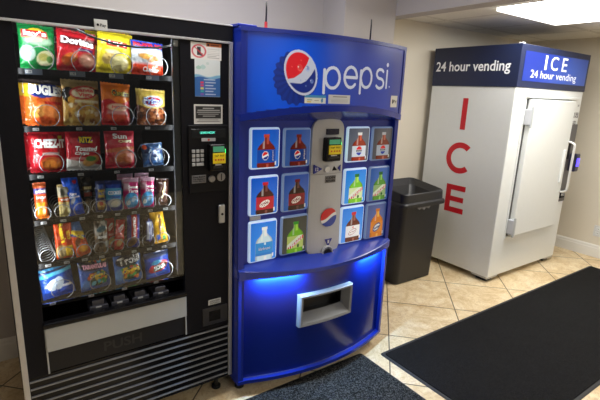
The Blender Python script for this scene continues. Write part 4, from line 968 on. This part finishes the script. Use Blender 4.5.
def d(k):
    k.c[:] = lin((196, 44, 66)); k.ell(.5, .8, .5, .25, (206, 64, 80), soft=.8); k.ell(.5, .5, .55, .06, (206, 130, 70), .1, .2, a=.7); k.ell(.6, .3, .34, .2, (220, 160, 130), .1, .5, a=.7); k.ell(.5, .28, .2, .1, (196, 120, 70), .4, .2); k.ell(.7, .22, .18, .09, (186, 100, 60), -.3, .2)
snack('multigrain_chip_bag', .377, .497, 1.236, 1.383, 2, d, [('Sun', .24, .7, .78, .92, 'w'), ('CHIPS', .4, .85, .68, .75, 'c')], 'rose-red wavy chip bag, third in the third row', 'crisps', roll=3)
def d(k):
    k.c[:] = lin((70, 100, 140)); k.blobs(26, .1, .9, .1, .9, .13, [(40, 70, 120), (200, 215, 225), (60, 110, 170), (150, 170, 185), (30, 50, 90)], 9); k.ell(.12, .85, .1, .1, (200, 90, 50))
snack('cookie_bag', .532, .624, 1.232, 1.318, 2, d, [], 'small crumpled blue and silver bag alone in the fourth lane of the third row', 'cookies', roll=-2, depth=.04)
# row 4
B4 = dict(depth=.03, y=.068, nx=16, nz=34)
def d(k): k.c[:] = lin((226, 116, 36)); k.rect(-.1, 1.1, .68, .84, (96, 90, 150)); k.rect(-.1, 1.1, .84, 1.1, (180, 90, 50)); k.rect(-.1, 1.1, .46, .68, (222, 90, 50)); k.blobs(12, .1, .9, .05, .35, .16, [(244, 160, 50), (232, 130, 30), (206, 96, 24)], 2)
i1 = snack('cracker_pack', .106, .152, 1.044, 1.180, 3, d, [('CHEESE', .12, .88, .72, .79, 'w'), ('PEANUT', .15, .85, .56, .62, 'w')], 'orange sandwich cracker pack, first in the fourth row', 'crackers', side=9, endp=12, **B4)
def d(k): k.c[:] = lin((214, 192, 136)); k.rect(-.1, 1.1, .62, .92, (196, 186, 160)); k.rect(.15, .85, .66, .88, (110, 110, 110), .7); k.rect(-.1, 1.1, .46, .6, (214, 110, 50)); k.blobs(12, .1, .9, .03, .4, .16, [(232, 214, 150), (214, 190, 116), (240, 226, 170)], 3)
snack('cracker_pack', .188, .231, 1.042, 1.165, 3, d, [('TOAST', .15, .85, .50, .56, 'w')], 'pale yellow sandwich cracker pack, second in the fourth row', 'crackers', side=9, endp=12, **B4)
def d(k): k.c[:] = lin((24, 84, 200)); k.ell(.5, .5, .45, .5, (36, 104, 224), soft=.8); k.ell(.75, .86, .14, .05, (200, 40, 60)); k.ell(.5, .42, .3, .12, (60, 130, 236), .2, .4); k.ell(.4, .38, .18, .06, (226, 232, 240), .3, .3)
snack('crispy_treat_bar', .222, .281, 1.040, 1.206, 3, d, [('Rice', .25, .7, .52, .60, 'w', dict(shear=.2)), ('Krispies', .2, .85, .44, .51, 'w')], 'tall bright blue snack bar, third in the fourth row', 'snack bar', roll=-6, **{**B4, 'nx': 22})
def d(k): k.c[:] = lin((40, 34, 32)); k.rect(.1, .9, .62, .72, (180, 150, 60), .7); k.rect(.15, .85, .42, .54, (150, 60, 50)); k.ell(.5, .25, .34, .12, (96, 76, 56), 0, .3)
snack('jerky_pack', .284, .328, 1.05, 1.180, 3, d, [('BEEF', .2, .85, .64, .71, 'c')], 'dark snack pack with red and gold marks set back in row four', 'snack pack', **{**B4, 'y': .118, 'depth': .024})
def d(k): k.c[:] = lin((40, 56, 110)); k.ell(.5, .25, .4, .14, (214, 180, 110), 0, .2); k.ell(.45, .3, .2, .08, (180, 60, 50)); k.rect(.2, .8, .48, .72, (220, 190, 70), .9, .05); k.rect(.3, .7, .76, .9, (60, 90, 170)); k.ell(.5, .12, .3, .06, (150, 110, 60))
snack('nut_pack', .322, .364, 1.042, 1.168, 3, d, [('NUTS', .22, .8, .56, .66, 'b')], 'narrow navy nut pack with a yellow band, fourth in the fourth row', 'nuts', roll=4, **B4)
def d(k): k.c[:] = lin((36, 76, 170)); k.rect(-.1, 1.1, .36, .74, (84, 168, 214)); k.ell(.5, .26, .4, .14, (190, 196, 196), 0, .15); k.ell(.5, .26, .25, .08, (214, 206, 190), 0, .2); k.rect(-.1, 1.1, .86, 1.1, (26, 50, 120))
i2 = snack('cookie_pack', .361, .431, 1.045, 1.166, 3, d, [('COOKIES', .12, .9, .54, .66, 'w'), ('CREAM', .2, .8, .42, .5, 'b')], 'blue cookie pack with a light blue band, fifth in the fourth row', 'cookies', roll=3, **{**B4, 'nx': 22})
def pk(k): k.c[:] = lin((206, 44, 120)); k.rect(-.1, 1.1, .86, 1.1, (220, 180, 200)); k.rect(-.1, .3, .62, .84, (226, 206, 214), .8, .1, slant=.2); k.ell(.5, .28, .44, .26, (80, 170, 224), 0, .1); k.ell(.3, .2, .14, .08, (220, 236, 246)); k.ell(.64, .32, .16, .08, (200, 226, 244), .4); k.rect(-.1, 1.1, -.1, .05, (150, 40, 96))
i3 = snack('candy_bag', .432, .500, 1.041, 1.172, 3, pk, [('Sweet', .25, .9, .66, .76, 'w', dict(shear=.2)), ('Tarts', .25, .9, .53, .63, 'w', dict(shear=.2))], 'pink and sky blue candy bag, sixth in the fourth row', 'candy', roll=4, **{**B4, 'nx': 22})
behind(i3, 'pink candy bag standing behind the sixth bag of the fourth row', dy=.046, dx=-.012, dz=.012)
i4 = snack('candy_bag', .503, .566, 1.037, 1.170, 3, pk, [('Sweet', .25, .9, .66, .76, 'w', dict(shear=.2)), ('Tarts', .25, .9, .53, .63, 'w', dict(shear=.2))], 'pink and sky blue candy bag, seventh in the fourth row beside a brown one', 'candy', roll=6, **{**B4, 'nx': 22})
behind(i4, 'pink candy bag standing behind the seventh bag of the fourth row', dy=.046, dx=-.012, dz=.012)
def mmb(base, hi):
    def f(k):
        k.c[:] = lin(base); k.ell(.5, .5, .5, .5, hi, soft=.9)
        k.ell(.3, .2, .16, .09, (60, 100, 190), 0, .1) if base[0] > 100 else k.ell(.4, .15, .2, .07, hi, 0, .3)
        k.ell(.72, .14, .13, .08, (60, 150, 70), 0, .1) if base[0] > 100 else None
    return f
snack('candy_bag', .572, .630, 1.038, 1.158, 3, mmb((58, 36, 32), (84, 54, 46)), [("m&m's", .18, .86, .5, .68, 'c', dict(rot=1.1, bold=.06))], 'dark brown candy bag, last in the fourth row', 'candy', roll=6, **{**B4, 'nx': 22})
# row 5 (the first lane is empty, only its coil shows)
def d(k): k.c[:] = lin((226, 78, 24)); k.rect(-.1, 1.1, .94, 1.1, (160, 30, 20)); k.ell(.3, .2, .32, .18, (206, 170, 110), 0, .1); k.rect(.52, .95, .06, .34, (240, 196, 40)); k.ell(.3, .2, .22, .12, (226, 200, 150), 0, .2)
snack('peanut_butter_cup_pack', .163, .230, .873, 1.017, 4, d, [("Reese's", .14, .66, .55, .84, 'y', dict(rot=-1.4, bold=.04)), ('BIG CUP', .62, .86, .52, .72, 'y', dict(rot=-1.4, bold=.04))], 'orange peanut butter candy pack, second lane of the fifth row', 'candy', side=9, endp=12, **{**B4, 'nx': 22, 'crimp': .03})
def d(k): k.c[:] = lin((232, 96, 30)); k.band(lambda q: .66 - .2 * q, lambda q: 1.1 + 0 * q, (60, 110, 170)); k.band(lambda q: .74 - .2 * q, lambda q: .86 - .2 * q, (240, 200, 60)); k.ell(.45, .45, .3, .1, (120, 60, 30), .5, .1); k.ell(.6, .2, .3, .1, (244, 170, 40), 0, .2)
snack('candy_bar', .236, .296, .869, 1.008, 4, d, [('FINGER', .2, .9, .56, .66, 'y', dict(rot=-.4))], 'orange and blue candy bar leaning left, third lane of the fifth row', 'candy bar', roll=-14, **B4)
def d(k): k.c[:] = lin((120, 104, 90)); k.blobs(22, .05, .95, .05, .95, .16, [(190, 186, 180), (84, 62, 46), (150, 120, 84), (60, 50, 46), (206, 200, 190)], 12); k.ell(.5, .75, .35, .1, (60, 110, 130), .1, .2)
snack('candy_bar', .307, .362, .865, .994, 4, d, [('BROWNIE', .2, .85, .46, .54, 'w')], 'silver and brown crinkled bar, fourth lane of the fifth row', 'candy bar', roll=3, **B4)
def kk(k): k.c[:] = lin((196, 24, 36)); k.ell(.5, .72, .3, .1, (232, 226, 226), .3, .1); k.ell(.5, .25, .34, .12, (206, 160, 110), .2, .2); k.rect(.2, .8, .42, .5, (236, 180, 180), .5)
i5 = snack('candy_bar', .384, .424, .863, .990, 4, kk, [('KitKat', .2, .82, .68, .77, 'r', dict(rot=.3))], 'red candy bar leaning right, fifth lane of the fifth row', 'candy bar', roll=9, **B4)
behind(i5, 'red candy bar showing to the left behind the fifth lane of the fifth row', dy=.040, dx=-.022, roll=2)
def d(k): k.c[:] = lin((36, 46, 150)); k.rect(.30, .74, .28, .95, (206, 36, 50)); k.ell(.4, .16, .36, .13, (120, 84, 60), .2, .1); k.ell(.4, .16, .2, .07, (90, 56, 36), .2, .2)
snack('candy_bar', .438, .495, .865, 1.012, 4, d, [('CRUNCH', .22, .80, .50, .72, 'w', dict(rot=-1.45, bold=.05))], 'blue candy bar with red stripe, sixth lane of the fifth row', 'candy bar', roll=5, **{**B4, 'nx': 22})
def d(k): k.c[:] = lin((52, 34, 32)); k.rect(.25, .75, .15, .84, (40, 60, 150)); k.rect(.30, .7, .2, .8, (224, 226, 236), .8)
snack('candy_bar', .508, .562, .863, .990, 4, d, [('SNICKERS', .1, .92, .46, .56, 'b', dict(rot=-1.45, bold=.05))], 'dark brown candy bar with blue lettering, seventh lane of the fifth row', 'candy bar', roll=4, **B4)
snack('candy_bag', .562, .626, .854, 1.018, 4, mmb((226, 170, 30), (240, 190, 40)), [("m&m's", .2, .86, .5, .66, 'br', dict(rot=1.2, bold=.06))], 'yellow candy bag, last in the fifth row', 'candy', roll=-6, **{**B4, 'nx': 22})
# row 6
def d(k): k.c[:] = lin((30, 84, 170)); k.band(lambda q: .78 + 0 * q, lambda q: 1.1 + 0 * q, (26, 44, 84)); k.band(lambda q: .62 + .12 * q, lambda q: .72 + .12 * q, (90, 190, 226)); k.band(lambda q: .82 + .06 * q, lambda q: .88 + .06 * q, (70, 160, 210)); k.band(lambda q: -.1 + 0 * q, lambda q: .3 + 0 * q, (34, 90, 196)); k.ell(.36, .40, .2, .16, (214, 224, 236), .5, .06); k.ell(.52, .42, .15, .2, (206, 218, 234), -.3, .06); k.w((.012 - np.abs(k.U - .45 - .2 * (k.V - .4))) / .01 * (np.abs(k.V - .4) < .17), (60, 100, 170), .8)
snack('mint_candy_bag', .100, .226, .698, .847, 5, d, [('mints', .62, .9, .28, .38, 'w')], 'blue candy bag with two white leaf shapes, first in the bottom row', 'candy', roll=-4, depth=.04)
def d(k): k.c[:] = lin((56, 100, 180)); k.ell(.5, .8, .55, .2, (34, 40, 60), soft=.3); k.blobs(18, .05, .95, .84, 1., .07, [(200, 90, 60), (220, 190, 70), (60, 160, 190), (60, 40, 50)], 5); k.ell(.56, .34, .36, .24, (40, 70, 60), 0, .1); k.blobs(22, .3, .85, .18, .5, .08, [(226, 190, 60), (60, 150, 80), (220, 110, 50), (90, 180, 200)], 6); k.ell(.16, .2, .14, .14, (90, 140, 210), 0, .4)
snack('gummy_candy_bag', .243, .369, .700, .842, 5, d, [('TARANTULAS', .1, .9, .66, .80, 'p', dict(bold=.08, rot=-.08)), ('Crawlers', .3, .82, .40, .50, 'y', dict(shear=.2))], 'blue gummy candy bag with pink lettering, second in the bottom row', 'candy', roll=-2, depth=.04)
def d(k): k.c[:] = lin((70, 122, 200)); k.ell(.5, .74, .46, .2, (40, 48, 70), .1, .1); k.ell(.55, .34, .4, .24, (60, 90, 50), .1, .1); k.blobs(26, .2, .88, .15, .5, .07, [(236, 206, 60), (230, 150, 50), (90, 180, 90), (220, 80, 60)], 7); k.ell(.12, .3, .12, .2, (110, 170, 230), 0, .4)
snack('gummy_candy_bag', .383, .508, .706, .844, 5, d, [('Trolli', .1, .92, .62, .86, 'k', dict(bold=.12, rot=.1)), ('Trolli', .1, .92, .625, .865, 'w', dict(bold=.03, rot=.1)), ('Crawlers', .24, .86, .36, .48, 'y', dict(rot=.1))], 'light blue gummy candy bag with big white lettering, third in the bottom row', 'candy', roll=-1, depth=.04)
def d(k): k.c[:] = lin((30, 76, 176)); k.band(lambda q: .8 + 0 * q, lambda q: 1.1 + 0 * q, (50, 70, 110)); k.ell(.5, .42, .42, .2, (190, 44, 60), .3, .1); k.ell(.42, .6, .2, .1, (60, 150, 190), .2, .2); k.ell(.55, .38, .3, .09, (40, 120, 90), .3, .3); k.ell(.4, .14, .4, .06, (60, 120, 210))
snack('sour_candy_bag', .517, .638, .702, .811, 5, d, [('SOUR', .3, .76, .34, .5, 'w', dict(rot=.25))], 'deep blue candy bag with a red oval, last in the bottom row', 'candy', roll=-2, depth=.04)

# ------------------------------------------------------------------ ceiling lights
def troffer(x0, x1, y0, y1, z, label, power):
    t = thing('ceiling_light', ((x0 + x1) / 2, (y0 + y1) / 2, z), label, 'ceiling light', 'ceiling light panels')
    b = MB()
    for a in ((x0, x1, y0, y0 + .012), (x0, x1, y1 - .012, y1), (x0, x0 + .012, y0 + .012, y1 - .012), (x1 - .012, x1, y0 + .012, y1 - .012)): b.box(a[0], a[1], a[2], a[3], z - .006, z - .0005)
    b.build('frame', TRIMW, t)
    MB().box(x0 + .014, x1 - .014, y0 + .014, y1 - .014, z - .030, z - .001, bev=.004).build('diffuser', mat('lit_diffuser', (250, 250, 244), .6, emit=(255, 253, 246), estr=3.6), t)
    area('ceiling_lamp', ((x0 + x1) / 2, (y0 + y1) / 2, z - .034), (0, 0, 0), x1 - x0 - .04, y1 - y0 - .04, power, (1., .985, .95))
troffer(3.07, 3.955, -1.05, .165, ZR_, 'bright square ceiling light panel above the ice machine', 26)
troffer(.3, 1.5, -.42, .18, ZL_, 'ceiling light panel over the vending machines, out of the picture', 24)
troffer(.1, 1.3, -4.0, -3.4, ZL_, 'ceiling light panel farther back over the doorway, out of the picture', 18)
troffer(3.2, 4.4, -3.6, -3.0, ZR_, 'ceiling light panel behind the viewer on the right, out of the picture', 22)

w = bpy.data.worlds.new('world'); bpy.context.scene.world = w; w.use_nodes = True
w.node_tree.nodes['Background'].inputs[0].default_value = (.8, .85, .9, 1); w.node_tree.nodes['Background'].inputs[1].default_value = .15
sc = bpy.context.scene
sc.view_settings.view_transform = 'Standard'; sc.view_settings.look = 'None'; sc.view_settings.gamma = 1; sc.view_settings.use_curve_mapping = False
sc.view_settings.exposure = .36
sc.cycles.max_bounces = 8; sc.cycles.transparent_max_bounces = 12; sc.cycles.sample_clamp_indirect = 6
